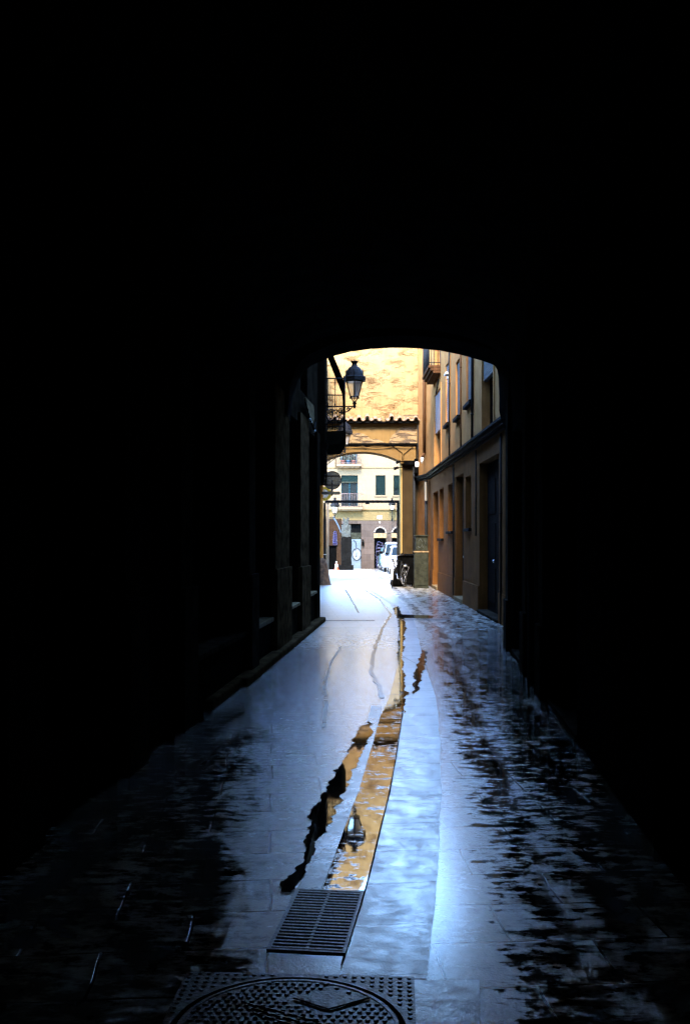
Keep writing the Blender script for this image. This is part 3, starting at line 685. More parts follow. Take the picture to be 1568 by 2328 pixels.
# rounded right shoulder of the band
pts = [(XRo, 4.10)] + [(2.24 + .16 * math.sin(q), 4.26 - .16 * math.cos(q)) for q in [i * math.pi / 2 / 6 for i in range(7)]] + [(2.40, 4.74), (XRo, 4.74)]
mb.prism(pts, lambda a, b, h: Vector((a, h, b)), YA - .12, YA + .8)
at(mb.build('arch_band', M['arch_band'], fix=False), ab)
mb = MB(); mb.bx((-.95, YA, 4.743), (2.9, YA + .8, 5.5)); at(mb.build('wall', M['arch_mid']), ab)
mb = MB(); mb.prism([(-1.2, 5.5), (3.0, 5.5), (3.0, 8.0), (1.6, 8.6), (.45, 10.6), (-1.2, 10.6)], lambda a, b, h: Vector((a, h, b)), YA + .12, YA + .9); at(mb.build('upper_wall', M['arch_up']), ab)  # unseen gable top, sloped to let sky light reach the paving
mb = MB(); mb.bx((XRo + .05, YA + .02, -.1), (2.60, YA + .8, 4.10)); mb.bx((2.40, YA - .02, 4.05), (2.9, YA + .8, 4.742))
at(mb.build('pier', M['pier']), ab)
mb = MB(); mb.bx((XRo - .0, YA - .01, -.1), (XRo + .05, YA + .8, 4.098)); at(mb.build('corner_trim', M['trim']), ab)  # pale strip: light on the pier's reveal put into its colour
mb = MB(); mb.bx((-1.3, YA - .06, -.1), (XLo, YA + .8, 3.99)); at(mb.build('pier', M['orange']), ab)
# moulding under the panel, with eave board above it
mb = MB(); mb.bx((-.95, YA - .17, 4.742), (2.46, YA + .0, 4.79)); mb.bx((-.95, YA - .13, 4.70), (2.44, YA - .122, 4.741)); at(mb.build('moulding', M['darkstone']), ab)
mb = MB(); mb.bx((-.95, YA - .20, 5.47), (2.48, YA + .12, 5.52)); at(mb.build('eave_board', M['darkstone']), ab)
# half round clay tiles, seen from their ends
tiles = MB(); pitch = .275
k = 0; x = -.62
while x < 2.45:
    zoff = .035 * math.sin(k * 1.7) + .02 * math.sin(k * 4.1); skip = k in (7,)
    rr = .085
    seg = 8
    for sgn, xc, zc in ((1, x, 5.575), (-1, x + pitch / 2, 5.615)):
        if skip and sgn == 1: continue
        vs = []
        for j, (Yq, zq) in enumerate(((YA - .26, 0), (YA + .12, .12))):
            for i in range(seg + 1):
                q = math.pi * i / seg
                for r_ in (rr, rr - .016): vs.append((xc + r_ * math.cos(q) * (.9 if j else 1), Yq - .02 * (k % 3), zc + sgn * r_ * math.sin(q) + zq + (zoff if sgn > 0 else 0)))
        fs = []
        m_ = 2 * (seg + 1)
        for i in range(seg):
            a = 2 * i
            fs += [(a, a + 2, m_ + a + 2, m_ + a), (a + 1, a + 3, m_ + a + 3, m_ + a + 1), (a, a + 1, a + 3, a + 2)]
        tiles.add(vs, fs, False)
    x += pitch; k += 1
tl = at(tiles.build('roof_tiles', M['tile'], fix=False), ab)
mb = MB(); mb.prism([(1.40, 5.53), (1.52, 5.60), (1.62, 5.70), (1.72, 5.74), (2.48, 5.78), (2.48, 5.53)], lambda a, b, h: Vector((a, h, b)), YA - .08, YA + .11); at(mb.build('mortar_bed', M['masonry']), ab)
mb = MB(); mb.bx((-.95, YA - .05, 5.52), (2.48, YA + .119, 5.56)); at(mb.build('tile_bed', M['masonry']), ab)
# bare masonry where the render fell
def z1p(x, y): return (XX(670 + x * .1808, YA), ZZ(773 + y * .1808, YA))
mb = MB()
mb.prism([z1p(*p) for p in ((620, 1300), (640, 1240), (700, 1180), (800, 1168), (860, 1178), (910, 1200), (940, 1235), (970, 1248), (1030, 1245), (1080, 1262), (1150, 1300))][::-1], lambda a, b, h: Vector((a, h, b)), YA - .004, YA + .01)
o1 = at(mb.build('exposed_masonry', M['masonry']), ab)
mb = MB()
mb.prism([z1p(*p) for p in ((1178, 1302), (1190, 1250), (1230, 1190), (1300, 1130), (1370, 1085), (1450, 1070), (1525, 1078), (1530, 1302))][::-1], lambda a, b, h: Vector((a, h, b)), YA - .004, YA + .01)
at(mb.build('exposed_masonry', M['masonry']), ab)
mb = MB()      # cracks and cables hung along the moulding
def sag(a, b, drop, n=10): return [Vector(a).lerp(Vector(b), i / n) - Vector((0, 0, drop * 4 * (i / n) * (1 - i / n))) for i in range(n + 1)]
mb.tube(sag((-.9, YA - .19, 4.74), (.6, YA - .19, 4.70), .05), .012, 5); mb.tube(sag((.6, YA - .19, 4.70), (1.6, YA - .19, 4.72), .06), .014, 5)
mb.tube(sag((1.6, YA - .19, 4.72), (2.44, YA - .19, 4.68), .03), .014, 5); mb.tube(sag((-.3, YA - .19, 4.70), (1.9, YA - .19, 4.69), .04), .010, 5)
mb.tube([(1.6, YA - .14, 4.70), (1.95, YA - .14, 4.45), (1.93, YA - .14, 4.14)], .010, 5); mb.tube([(2.3, YA - .14, 4.66), (1.99, YA - .14, 4.4), (1.97, YA - .14, 4.1)], .010, 5)
at(mb.build('cables', M['black']), ab)
mb = MB(); mb.tube([(2.36, YA - .05, -.05), (2.36, YA - .05, 4.06)], .055, 8); mb.tube([(2.47, YA - .22, 3.7), (2.47, YA - .22, 5.4)], .02, 6); at(mb.build('downpipe', M['iron']), ab)

# spotlights on the right pier
for i, (sx, sy) in enumerate(((906, 1050), (901, 1064))):
    p = P(sx, sy, 33.7); lab = ('upper', 'lower')[i]
    t = thing('spotlight', f'{lab} of two small black spotlights on the right pier of the low arch', 'spotlight', tuple(p), 0, 'spotlights on the pier')
    mb = MB(); mb.tube([(-.09, -.02, -.03), (.06, 0, .02)], [.055, .04], 10); mb.build('housing', M['black'], t)
    mb = MB(); mb.tube([(.04, 0, .02), (.22, .15, .03)], .018, 6); mb.build('arm', M['black'], t)
    mb = MB(); mb.tube([(-.095, -.022, -.032), (-.088, -.02, -.03)], .045, 10); mb.build('lens', M['glass'], t)
mb = MB(); mb.box(P(932, 1052, 33.9), (.45, .14, .14)); mb.box(P(945, 1060, 33.85), (.12, .18, .5))
tag(mb.build('junction_box', M['black'], bevel=.01), 'long black cable junction box under the right shoulder of the low arch', 'cable box')
mb = MB(); mb.box(P(947.5, 1056, 33.2), (.12, .10, .17)); mb.box(P(947.5, 1058, 33.14), (.08, .03, .10))
tag(mb.build('alarm_box', M['white'], bevel=.01), 'small white alarm box where the low arch meets the ochre wall', 'alarm box')

# black iron gate frame behind the arch
gf = thing('gate_frame', 'black iron gate frame standing in the low archway', 'gate frame', (XX(825, 36), 36, 0))
def atp(mb, name, m, par, bevel=0): o = mb.build(name, M[m], None, bevel); at(o, par); return o
mb = MB(); z0, z1 = ZZ(1143.5, 36), ZZ(1137.5, 36)
mb.bx((XX(738, 36), 35.96, z0), (XX(908, 36), 36.04, z1)); mb.box((XX(835, 36), 35.96, z0 - .02), (.15, .06, .05)); atp(mb, 'beam', 'iron', gf)
for a, b in ((735.2, 740.5), (901.5, 907.5)):
    mb = MB(); mb.bx((XX(a, 36), 35.95, -.05), (XX(b, 36), 36.05, z0 if a > 800 else z0)); mb.box((XX((a + b) / 2, 36), 36, 0), (.14, .14, .04)); atp(mb, 'post', 'iron', gf)
mb = MB(); mb.box((XX(738, 36), 35.93, ZZ(1260.5, 36)), (.12, .02, .02)); atp(mb, 'latch', 'white', gf)

# conical concrete guard stone at the left pier
q = G(727, 1332)
mb = MB(); c0 = Vector((XX(731, 33.2), 33.2, 0))
mb.lathe([(.33, 0), (.30, .06), (.25, .30), (.20, .60), (.15, .84), (.04, .90)], tuple(c0), 20)
tag(mb.build('guard_stone', M['conc']), 'brown conical concrete guard stone at the foot of the orange pier', 'guard stone')

# ------------------------------------------------------------------ lanterns
def lantern(name, loc, sc_, label, arm=None, post=False, group='wall lanterns'):
    """loc = middle of the lantern's foot; arm = wall point offset (dx) to the left"""
    t = thing(name, label, 'street lamp', loc, 0, group); s = sc_
    a0 = math.pi / 6
    H = [(.0, .0)]
    mb = MB()
    mb.lathe([(.018 * s, -.04 * s), (.04 * s, 0), (.025 * s, .03 * s), (.05 * s, .07 * s), (.02 * s, .12 * s)], n=10)
    mb.build('foot', M['iron'], t)
    mb = MB()      # six leaning uprights and two rims
    rb_, rt, zb, zt = .105 * s, .205 * s, .22 * s, .56 * s
    for k in range(6):
        q = a0 + k * math.pi / 3; c, d = math.cos(q), math.sin(q)
        mb.tube([(.02 * s * c, .02 * s * d, .09 * s), (.07 * s * c, .07 * s * d, .17 * s), (rb_ * c, rb_ * d, zb), (rt * c, rt * d, zt)], .011 * s, 6)
    for (r_, z_, th) in ((rb_, zb, .012), (rb_ + .015, zb - .03, .010), (rt + .003, zt, .014)):
        pts = [(r_ * math.cos(a0 + k * math.pi / 3), r_ * math.sin(a0 + k * math.pi / 3), z_) for k in range(7)]; mb.tube(pts, th * s, 6, False)
    mb.build('cage', M['iron'], t)
    mb = MB(); mb.lathe([(rb_ * .97, zb), (rt * .97, zt)], n=6, smooth=False, a0=a0); mb.build('glass', M['lampglass'], t)
    mb = MB(); mb.lathe([(.205 * s, .562 * s), (.285 * s, .575 * s), (.290 * s, .655 * s), (.275 * s, .665 * s), (.22 * s, .668 * s)], n=6, smooth=False, a0=a0); mb.build('rim', M['iron'], t)
    mb = MB(); mb.lathe([(.225 * s, .668 * s), (.20 * s, .74 * s), (.165 * s, .82 * s), (.125 * s, .875 * s), (.085 * s, .90 * s), (.06 * s, .93 * s), (.055 * s, .97 * s), (.085 * s, 1.005 * s), (.09 * s, 1.02 * s), (.03 * s, 1.03 * s), (.008 * s, 1.045 * s), (.006 * s, 1.08 * s)], n=12, smooth=False, a0=0)
    for k in range(6):
        q = a0 + k * math.pi / 3; mb.tube([(.21 * s * math.cos(q), .21 * s * math.sin(q), .66 * s), (.225 * s * math.cos(q), .225 * s * math.sin(q), .76 * s), (.20 * s * math.cos(q), .20 * s * math.sin(q), .84 * s)], [.014 * s, .010 * s, .004 * s], 5)
    mb.build('roof', M['iron_blue'], t)
    if arm:
        mb = MB(); L_ = arm
        mb.tube([(-L_, 0, .0), (0, 0, 0)], .016 * s, 6)
        mb.tube([(-L_, 0, -.42 * s), (-L_ * .75, 0, -.30 * s), (-L_ * .45, 0, -.17 * s), (-L_ * .2, 0, -.10 * s), (-.05 * s, 0, -.02 * s)], .014 * s, 6)
        for c, z, r_ in ((-L_ * .8, -.14 * s, .09 * s), (-L_ * .48, -.09 * s, .06 * s), (-L_ * .22, -.06 * s, .04 * s), (-L_ * .9, -.30 * s, .05 * s)):
            mb.tube([(c + r_ * math.cos(q) * (1 - q / 12), 0, z + r_ * math.sin(q) * (1 - q / 12)) for q in [i * .55 for i in range(18)]], .010 * s, 5)
        mb.box((-L_, 0, -.2 * s), (.03, .08, .55 * s))
        mb.build('bracket', M['iron'], t)
    if post:
        mb = MB(); mb.tube([(0, 0, -.03), (0, .0, -.45 * s), (0, .1, -.5 * s)], .022 * s, 6); mb.box((0, .12, -.48 * s), (.12, .03, .2)); mb.build('bracket', M['iron'], t)
    return t
lantern('wall_lantern', tuple(P(805.5, 924, 22.5)), 1.0, 'nearest black wall lantern, on a scrolled iron bracket beside the left balcony', arm=XX(805.5, 22.5) + .43)
lantern('wall_lantern', tuple(P(783.5, 1027, 31.0)), .98, 'black wall lantern half hidden below the left balcony, in front of the low arch', arm=XX(783.5, 31) + .565)
lantern('wall_lantern', tuple(P(891, 1166, 70.4)), 1.0, 'small pale wall lantern on the cream facade beyond the arch', post=True)
lantern('wall_lantern', tuple(P(761, 1176, 55)), 1.05, 'distant dark lantern left of the cream facade, above the brick wall', arm=.5)

# ------------------------------------------------------------------ signs at the left pier
YS = 32.4
rs = thing('road_sign', 'round traffic sign seen from its grey back, on the left above the arch pier', 'road sign', tuple(P(754.7, 1092, YS)))
MX = Matrix.Rotation(R(90), 4, 'X')
mb = MB(); mb.lathe([(.30, -.012), (.303, 0), (.30, .012)], n=40, M=MX); mb.build('disc', M['signback'], rs)
mb = MB(); mb.ring((0, 0, -.018), .303, .285, .04, MX); mb.build('rim', M['iron'], rs)
mb = MB(); mb.box((0, -.02, .15), (.48, .02, .03)); mb.box((0, -.02, -.15), (.48, .02, .03)); mb.box((0, -.03, -.25), (.05, .03, .5)); mb.tube([(0, -.02, -.28), (.0, .0, -.42)], .035, 8); mb.tube([(-.02, -.03, -.42), (-.35, 0, -.42)], .025, 8); mb.build('mount', M['iron'], rs)
ps = thing('sign_plate', 'narrow dark sign plate with rounded ends, just under the round sign', 'sign', tuple(P(752, 1121, YS - .1)))
mb = MB(); mb.prism([(-.26 + .05 * math.cos(q), .05 * math.sin(q)) for q in [math.pi / 2 + i * math.pi / 6 for i in range(7)]] + [(.26 + .05 * math.cos(q), .05 * math.sin(q)) for q in [-math.pi / 2 + i * math.pi / 6 for i in range(7)]], lambda a, b, h: Vector((a, h, b)), -.01, .01); mb.build('plate', M['signback'], ps)
mb = MB(); mb.tube([(-.1, .01, 0), (-.1, .15, -.02)], .012, 6); mb.tube([(.1, .01, 0), (-.1, .15, -.02)], .012, 6); mb.build('mount', M['iron'], ps)
yr = thing('ring_sign', 'round yellow ring shop sign with a white middle, behind the left pier', 'shop sign', tuple(P(737.5, 1122.5, 35.2)))
mb = MB(); mb.ring((0, 0, -.02), .25, .15, .04, MX); mb.build('ring', M['yellow'], yr)
mb = MB(); mb.lathe([(.149, -.01), (.149, .01)], n=32, M=MX); mb.build('disc', M['white'], yr)
mb = MB(); mb.tube([(-.25, 0, .0), (-.4, .02, 0)], .02, 6); mb.build('mount', M['iron'], yr)
mb = MB(); mb.lathe([(.035, -.02), (.04, 0), (.035, .02)], tuple(P(735.6, 1070, 31.2)), 10)
tag(mb.build('lamp_lens', mat('orange_lens', (.8, .25, .08), .3)), 'tiny orange round lens on the dark left wall above the round sign', 'warning light')

# ------------------------------------------------------------------ utility cabinets by the right wall
uc = thing('utility_cabinet', 'tall grey-green street cabinet at the foot of the ochre wall', 'cabinet', (XX(957, 31), 31.1, 0))
mb = MB(); mb.box((0, 0, .56), (.44, .36, 1.1)); mb.box((0, 0, .02), (.46, .38, .06)); mb.build('body', M['boxgreen'], uc, .012)
mb = MB(); mb.box((0, -.195, .58), (.36, .02, .98)); mb.build('door', M['boxgreen'], uc, .006)
mb = MB(); mb.box((0, -.0, 1.135), (.46, .40, .04)); mb.build('top_ledge', M['sill'], uc, .005)
um = thing('meter_box', 'smaller graffitied metal box standing on top of the grey-green cabinet', 'meter box', (XX(958, 31), 31.1, 1.156))
mb = MB(); mb.box((0, 0, .235), (.38, .28, .45)); mb.build('body', M['boxgreen'], um, .01)
mb = MB(); mb.box((0, -.01, .48), (.44, .34, .04)); mb.build('lid', M['boxgreen'], um, .008)
mb = MB(); mb.tube([(-.1, -.143, .3), (-.04, -.143, .38), (.02, -.143, .28), (.08, -.143, .36), (.12, -.143, .2)], .008, 5); mb.tube([(-.12, -.143, .15), (-.05, -.143, .1), (.0, -.143, .2), (.06, -.143, .08)], .008, 5); mb.build('graffiti', M['boxline'], um)
mb = MB(); mb.box(FR2(.15, 3.08, .12), (.07, .07, .62)); tag(mb.build('wall_light', M['cream'], bevel=.01), 'slim white vertical tube light on the ochre wall by the black downpipe', 'wall light')

# black wheeled bin behind the bicycle
wb = thing('rubbish_bin', 'black wheeled bin standing behind the bicycle against the right pier', 'bin', (XX(922, 32.3), 32.3, 0))
mb = MB(); mb.box((0, 0, .53), (.50, .55, .88), taper=1.0); mb.box((0, 0, .30), (.47, .50, .50)); mb.build('body', M['black'], wb, .02)
mb = MB(); mb.box((0, -.01, 1.0), (.56, .62, .05)); mb.box((0, .28, 1.02), (.5, .05, .05)); mb.build('lid', M['black'], wb, .015)
for sx in (-.22, .22):
    mb = MB(); mb.lathe([(.09, -.025), (.10, -.02), (.10, .02), (.09, .025)], n=16, M=Matrix.Translation((sx, .24, .10)) @ Matrix.Rotation(R(90), 4, 'Y')); mb.build('wheel', M['rubber'], wb)
bg_ = thing('rubbish_bag', 'low black rubbish bag slumped beside the wheeled bin', 'rubbish bag', (XX(903, 32), 32.0, 0))
mb = MB(); vs = []; nn_ = 18
prof = [(.05, 0), (.19, .01), (.23, .10), (.21, .25), (.15, .42), (.08, .56), (.03, .66), (.05, .70)]
for i, (r_, z_) in enumerate(prof):
    for k in range(nn_):
        q = 2 * math.pi * k / nn_; rr = r_ * (1 + .18 * noise.noise(Vector((math.cos(q) * 2, math.sin(q) * 2, z_ * 5))))
        vs.append((rr * math.cos(q), rr * math.sin(q), z_))
mb.add(vs, [(i * nn_ + k, i * nn_ + (k + 1) % nn_, (i + 1) * nn_ + (k + 1) % nn_, (i + 1) * nn_ + k) for i in range(len(prof) - 1) for k in range(nn_)], True)
mb.build('bag', M['black'], bg_)

# ------------------------------------------------------------------ bicycle, front wheel towards the camera
bk = thing('bicycle', 'bicycle with white mudguards leaning by the black bin, front wheel towards the camera', 'bicycle', (XX(890.5, 31.0), 31.0, 0), R(0))
wr = .33
ang = R(-27)       # the frame runs back and to the right
fd = Vector((math.sin(-ang), math.cos(ang), 0))
A = Vector((0, 0, wr)); B = A + fd * 1.02
def wheel(c, axis, name):
    mb = MB(); ax = axis.normalized(); up = Vector((0, 0, 1)); fw = ax.cross(up)
    mb.tube([c + (up * math.cos(q) + fw * math.sin(q)) * (wr - .018) for q in [2 * math.pi * i / 36 for i in range(37)]], .018, 8, False)
    tyre = mb.build('wheel', M['rubber'], bk)
    mb = MB(); mb.tube([c + (up * math.cos(q) + fw * math.sin(q)) * (wr - .040) for q in [2 * math.pi * i / 36 for i in range(37)]], .009, 6, False)
    for i in range(18):
        q = 2 * math.pi * i / 18; mb.tube([c + ax * (.02 if i % 2 else -.02), c + (up * math.cos(q) + fw * math.sin(q)) * (wr - .04)], .0022, 4)
    mb.tube([c - ax * .04, c + ax * .04], .016, 8); mb.build('rim', M['chrome'], tyre)
    return fw
axF = Vector((1, -.05, 0)); axB = Vector((math.cos(ang), math.sin(ang), 0)); axB = Vector((fd.y, -fd.x, 0))
wheel(A, axF, 'front'); wheel(B, axB, 'rear')
def fender(c, axis, q0, q1, name='mudguard'):
    ax = axis.normalized(); up = Vector((0, 0, 1)); fw = ax.cross(up); vs = []; n_ = 18
    for i in range(n_ + 1):
        q = q0 + (q1 - q0) * i / n_; d = up * math.cos(q) + fw * math.sin(q)
        for s_, r_ in ((-1, wr + .005), (-.5, wr + .022), (.5, wr + .022), (1, wr + .005)): vs.append(c + d * r_ + ax * .038 * s_)
    mb = MB(); mb.add(vs, [(i * 4 + j, i * 4 + j + 1, i * 4 + j + 5, i * 4 + j + 4) for i in range(n_) for j in range(3)], True)
    o = mb.build(name, M['white'], bk); so = o.modifiers.new('solid', 'SOLIDIFY'); so.thickness = .003; return o
fwF = axF.normalized().cross(Vector((0, 0, 1))); sgn = 1 if fwF.y < 0 else -1
fender(A, axF, -.25 * sgn, 1.75 * sgn)
fwB = axB.cross(Vector((0, 0, 1))); sg2 = 1 if fwB.y < 0 else -1
fender(B, axB, .25 * sg2, -2.0 * sg2); 
head = A + fd * .12 + Vector((0, 0, .55)); hb = A + fd * .17 + Vector((0, 0, .36)); seat = A + fd * .72 + Vector((0, 0, .50)); bbk = A + fd * .60 + Vector((0, 0, -.06))
mb = MB()
for a, b, r_ in ((hb, head, .018), (head - fd * -.02, seat, .014), (hb, bbk, .017), (bbk, seat, .015)): mb.tube([a, b], r_, 8)
for s_ in (-1, 1):
    mb.tube([bbk + axB * .03 * s_, B + axB * .05 * s_], .009, 6); mb.tube([seat + axB * .02 * s_, B + axB * .05 * s_], .008, 6)
    mb.tube([hb, hb - fd * .02 + axF.normalized() * .045 * s_, A + axF.normalized() * .045 * s_], .010, 6)
mb.build('frame', M['iron'], bk)
mb = MB(); hc = head + Vector((0, 0, .12))
mb.tube([head, hc], .013, 8); hx = axF.normalized()
mb.tube([hc - hx * .30 + fd * .18 + Vector((0, 0, .02)), hc - hx * .25 + fd * .02 + Vector((0, 0, .04)), hc, hc + hx * .25 + fd * .02 + Vector((0, 0, .04)), hc + hx * .30 + fd * .18 + Vector((0, 0, .02))], .012, 8); mb.build('handlebar', M['chrome'], bk)
for s_ in (-1, 1):
    mb = MB(); mb.tube([hc + hx * .29 * s_ + fd * .12 + Vector((0, 0, .025)), hc + hx * .305 * s_ + fd * .22 + Vector((0, 0, .015))], .018, 8); mb.build('grip', M['black'], bk)
mb = MB(); mb.lathe([(.02, -.03), (.04, 0), (.035, .03)], n=12, M=Matrix.Translation(head - fd * .08) @ Matrix.Rotation(R(90), 4, 'X')); mb.build('headlight', M['chrome'], bk)
mb = MB(); sp = seat + Vector((0, 0, .14)); mb.tube([seat, sp], .012, 8)
mb.tube([sp - fd * .16 + Vector((0, 0, .02)), sp - fd * .05 + Vector((0, 0, .03)), sp + fd * .08 + Vector((0, 0, .04)), sp + fd * .12 + Vector((0, 0, .04))], [.018, .04, .075, .05], 10); mb.build('saddle', M['black'], bk)
mb = MB()
for s_ in (-1, 1): mb.tube([B + axB * .06 * s_ + Vector((0, 0, wr + .06)) - fd * .2, B + axB * .06 * s_ + Vector((0, 0, wr + .06)) + fd * .2, B + axB * .05 * s_], .006, 5)
mb.tube([B + axB * .06 + Vector((0, 0, wr + .06)), B - axB * .06 + Vector((0, 0, wr + .06))], .006, 5); mb.build('rack', M['chrome'], bk)
mb = MB()
for s_ in (-1, 1): mb.tube([bbk, bbk + axB * .08 * s_, bbk + axB * .09 * s_ + Vector((0, .05, -.15 * s_)), bbk + axB * .17 * s_ + Vector((0, .05, -.15 * s_))], .009, 6)
mb.ring((0, 0, 0), .09, .07, .006, Matrix.Translation(bbk + axB * .06) @ Vector((0, 0, 1)).rotation_difference(axB).to_matrix().to_4x4(), 24); mb.build('crank', M['chrome'], bk)

# ------------------------------------------------------------------ cars beyond the arch
def car(name, label, loc, paint, rz=0, van=False):
    t = thing(name, label, 'car', loc, rz, 'cars parked beyond the arch')
    W, L_, H = 1.70, 3.9, (1.48 if not van else 1.75)
    # side profile (y forward = -Y faces the camera), z
    if not van: low_ = [(-1.95, .28), (-1.97, .55), (-1.88, .78), (-1.05, .93), (1.85, .96), (1.95, .75), (1.95, .30)]; cab = [(-1.10, .92), (-.42, 1.42), (.2, H), (1.25, 1.44), (1.82, .95)]
    else: low_ = [(-2.0, .28), (-2.02, .6), (-1.92, .92), (-1.45, 1.05), (2.0, 1.08), (2.05, .8), (2.05, .30)]; cab = [(-1.48, 1.04), (-.85, 1.66), (-.3, H), (1.8, H - .04), (2.0, 1.07)]
    mb = MB(); mb.prism(low_, lambda a, b, h: Vector((h, a, b)), -W / 2, W / 2)
    o = mb.build('body', M[paint], t, .07)
    mb = MB(); n_ = len(cab)
    vs = [(-W / 2 + .04 + (.14 * (z - .93) / .5 if z > 1.0 else 0), y, z) for y, z in cab] + [(W / 2 - .04 - (.14 * (z - .93) / .5 if z > 1.0 else 0), y, z) for y, z in cab]
    mb.add(vs, [tuple(range(n_)), tuple(reversed(range(n_, 2 * n_)))] + [(i, (i + 1) % n_, n_ + (i + 1) % n_, n_ + i) for i in range(n_)])
    mb.build('cabin', M[paint], t, .04)
    y0, z0 = cab[0]; y1, z1 = cab[1]
    mb = MB(); d = Vector((0, y1 - y0, z1 - z0)).normalized(); nn2 = Vector((0, -d.z, d.y)); a = Vector((0, y0, z0)) + d * .08 + nn2 * .012; b = Vector((0, y1, z1)) - d * .04 + nn2 * .012
    vs = [a + Vector((-.72, 0, 0)), a + Vector((.72, 0, 0)), b + Vector((.60, 0, 0)), b + Vector((-.60, 0, 0))]; vs += [v - nn2 * .01 for v in vs]
    mb.add(vs, [(0, 1, 2, 3), (7, 6, 5, 4), (0, 4, 5, 1), (1, 5, 6, 2), (2, 6, 7, 3), (3, 7, 4, 0)]); mb.build('windscreen', M['glass'], t)
    for s_ in (-1, 1):
        mb = MB(); zt = H - .12; zb = z0 + .06
        xi = lambda z: s_ * (W / 2 - .025 - (.14 * (z - .93) / .5))
        pts = [(y0 + .32, zb), (y1 + .05, zt), (1.15, zt), (1.5, zb)]
        vs = [(xi(z), y, z) for y, z in pts] + [(xi(z) - s_ * .02, y, z) for y, z in pts]
        mb.add(vs, [(0, 1, 2, 3), (7, 6, 5, 4), (0, 4, 5, 1), (1, 5, 6, 2), (2, 6, 7, 3), (3, 7, 4, 0)]); mb.build('side_window', M['glass'], t)
        mb = MB(); mb.box((s_ * (W / 2 + .09), y0 + .45, z0 + .10), (.20, .10, .15)); mb.build('mirror', M['black'], t, .03)
        mb = MB(); mb.box((s_ * .62, low_[1][0] + .03, .68), (.34, .12, .15)); mb.build('headlight', M['chrome'], t, .03)
        for y in (-1.28, 1.28):
            MM = Matrix.Translation((s_ * (W / 2 - .11), y, .30)) @ Matrix.Rotation(R(90), 4, 'Y')
            mb = MB(); mb.lathe([(.24, -.10), (.30, -.08), (.30, .08), (.24, .10)], n=24, M=MM); wl = mb.build('wheel', M['rubber'], t)
            mb = MB(); mb.lathe([(.19, -.108), (.20, 0), (.19, .108)], n=16, M=MM); mb.build('rim', M['chrome'], wl)
    mb = MB(); mb.box((0, low_[0][0] + .02, .42), (1.66, .14, .22)); mb.build('bumper', M['black'] if paint == 'cardark' else M[paint], t, .04)
    mb = MB(); mb.box((0, low_[1][0] + .01, .62), (.80, .06, .14)); mb.build('grille', M['black'], t, .01)
    mb = MB(); mb.box((0, low_[0][0] - .06, .44), (.50, .02, .11)); mb.build('number_plate', M['white'], t)
    return t
car('parked_car', 'white car parked nearest beyond the arch, half hidden by the iron post', (XX(885, 51) + .85, 53, gz(53)), 'carwhite')
car('parked_car', 'small white van with dark bumper parked behind the nearest white car', (XX(870, 58) + .86, 59.5, gz(59.5)), 'carwhite', 0, True)
car('parked_car', 'dark green car at the far end of the parked row, by the graffitied door', (XX(862.5, 64) + .86, 66, gz(66)), 'cardark')

# traffic cone
tc_ = thing('traffic_cone', 'orange and white traffic cone by the foot of the dark stone pillar', 'traffic cone', (XX(764.7, 68), 64, gz(64)))
tc_.location.x = XX(764.7, 64)
mb = MB(); mb.lathe([(.145, .03), (.095, .24)], n=20); mb.lathe([(.075, .40), (.05, .48)], n=20); mb.build('cone', M['cone'], tc_)
mb = MB(); mb.lathe([(.096, .24), (.075, .40)], n=20); mb.lathe([(.05, .48), (.03, .56)], n=20); mb.build('reflective_band', M['white'], tc_)
mb = MB(); mb.box((0, 0, .02), (.36, .36, .04)); mb.build('base', M['cone'], tc_, .01)

# ------------------------------------------------------------------ far cream facade
YF = 71.0
fb = thing('cream_building', 'cream building with green shutters and balconies closing the view beyond the arch', 'building', (1, 71, gz(71)))
FF = Plane((-9, YF), (14, YF), (0, -1))
def U(x): return XX(x, YF) + 9
def V(y): return ZZ(y, YF)
up_ops = [(U(775.4), U(813.3), V(1150.8), V(1080.5)), (U(853.5), U(875.8), V(1125.8), V(1080.5)), (U(894), U(918), V(1125.8), V(1080.5)), (U(775), U(810.5), V(1055.5), V(985)), (U(853), U(876), V(1020), V(975)),
          (U(930), U(955), V(1125.8), V(1080.5)), (U(700), U(735), V(1125), V(1080.5))]
gr = gz(71) - .1
base_ops = [(U(764), U(821), gr, V(1190.6)), (U(850.2), U(877.6), gr, V(1223)), (U(890.2), U(918), gr, V(1223))]
mb = MB(); FF.wall(mb, 0, 23, V(1159.5), 15, up_ops, .25, 8); atp(mb, 'wall', 'facade', fb)
mb = MB(); FF.wall(mb, 0, 23, V(1182), V(1159.5), [], .25, 8); atp(mb, 'frieze', 'facade_band', fb)
mb = MB(); FF.wall(mb, 0, 23, gr, V(1182), base_ops, .35, 8); atp(mb, 'ground_floor_wall', 'facade_base', fb)
mb = MB(); FF.box(mb, 0, 23, V(1160), V(1157.8), 0, .10); FF.box(mb, 0, 23, V(1064.5), V(1063.2), 0, .05); FF.box(mb, 0, 23, V(1183), V(1181), .0, .03); atp(mb, 'string_course', 'facade_band', fb)
for a_, b_ in ((U(821.5), U(849.8)), (0, U(763.5))):
    mb = MB(); FF.box(mb, a_, b_, gr, V(1283), 0, .03); atp(mb, 'plinth', 'facade_base', fb)
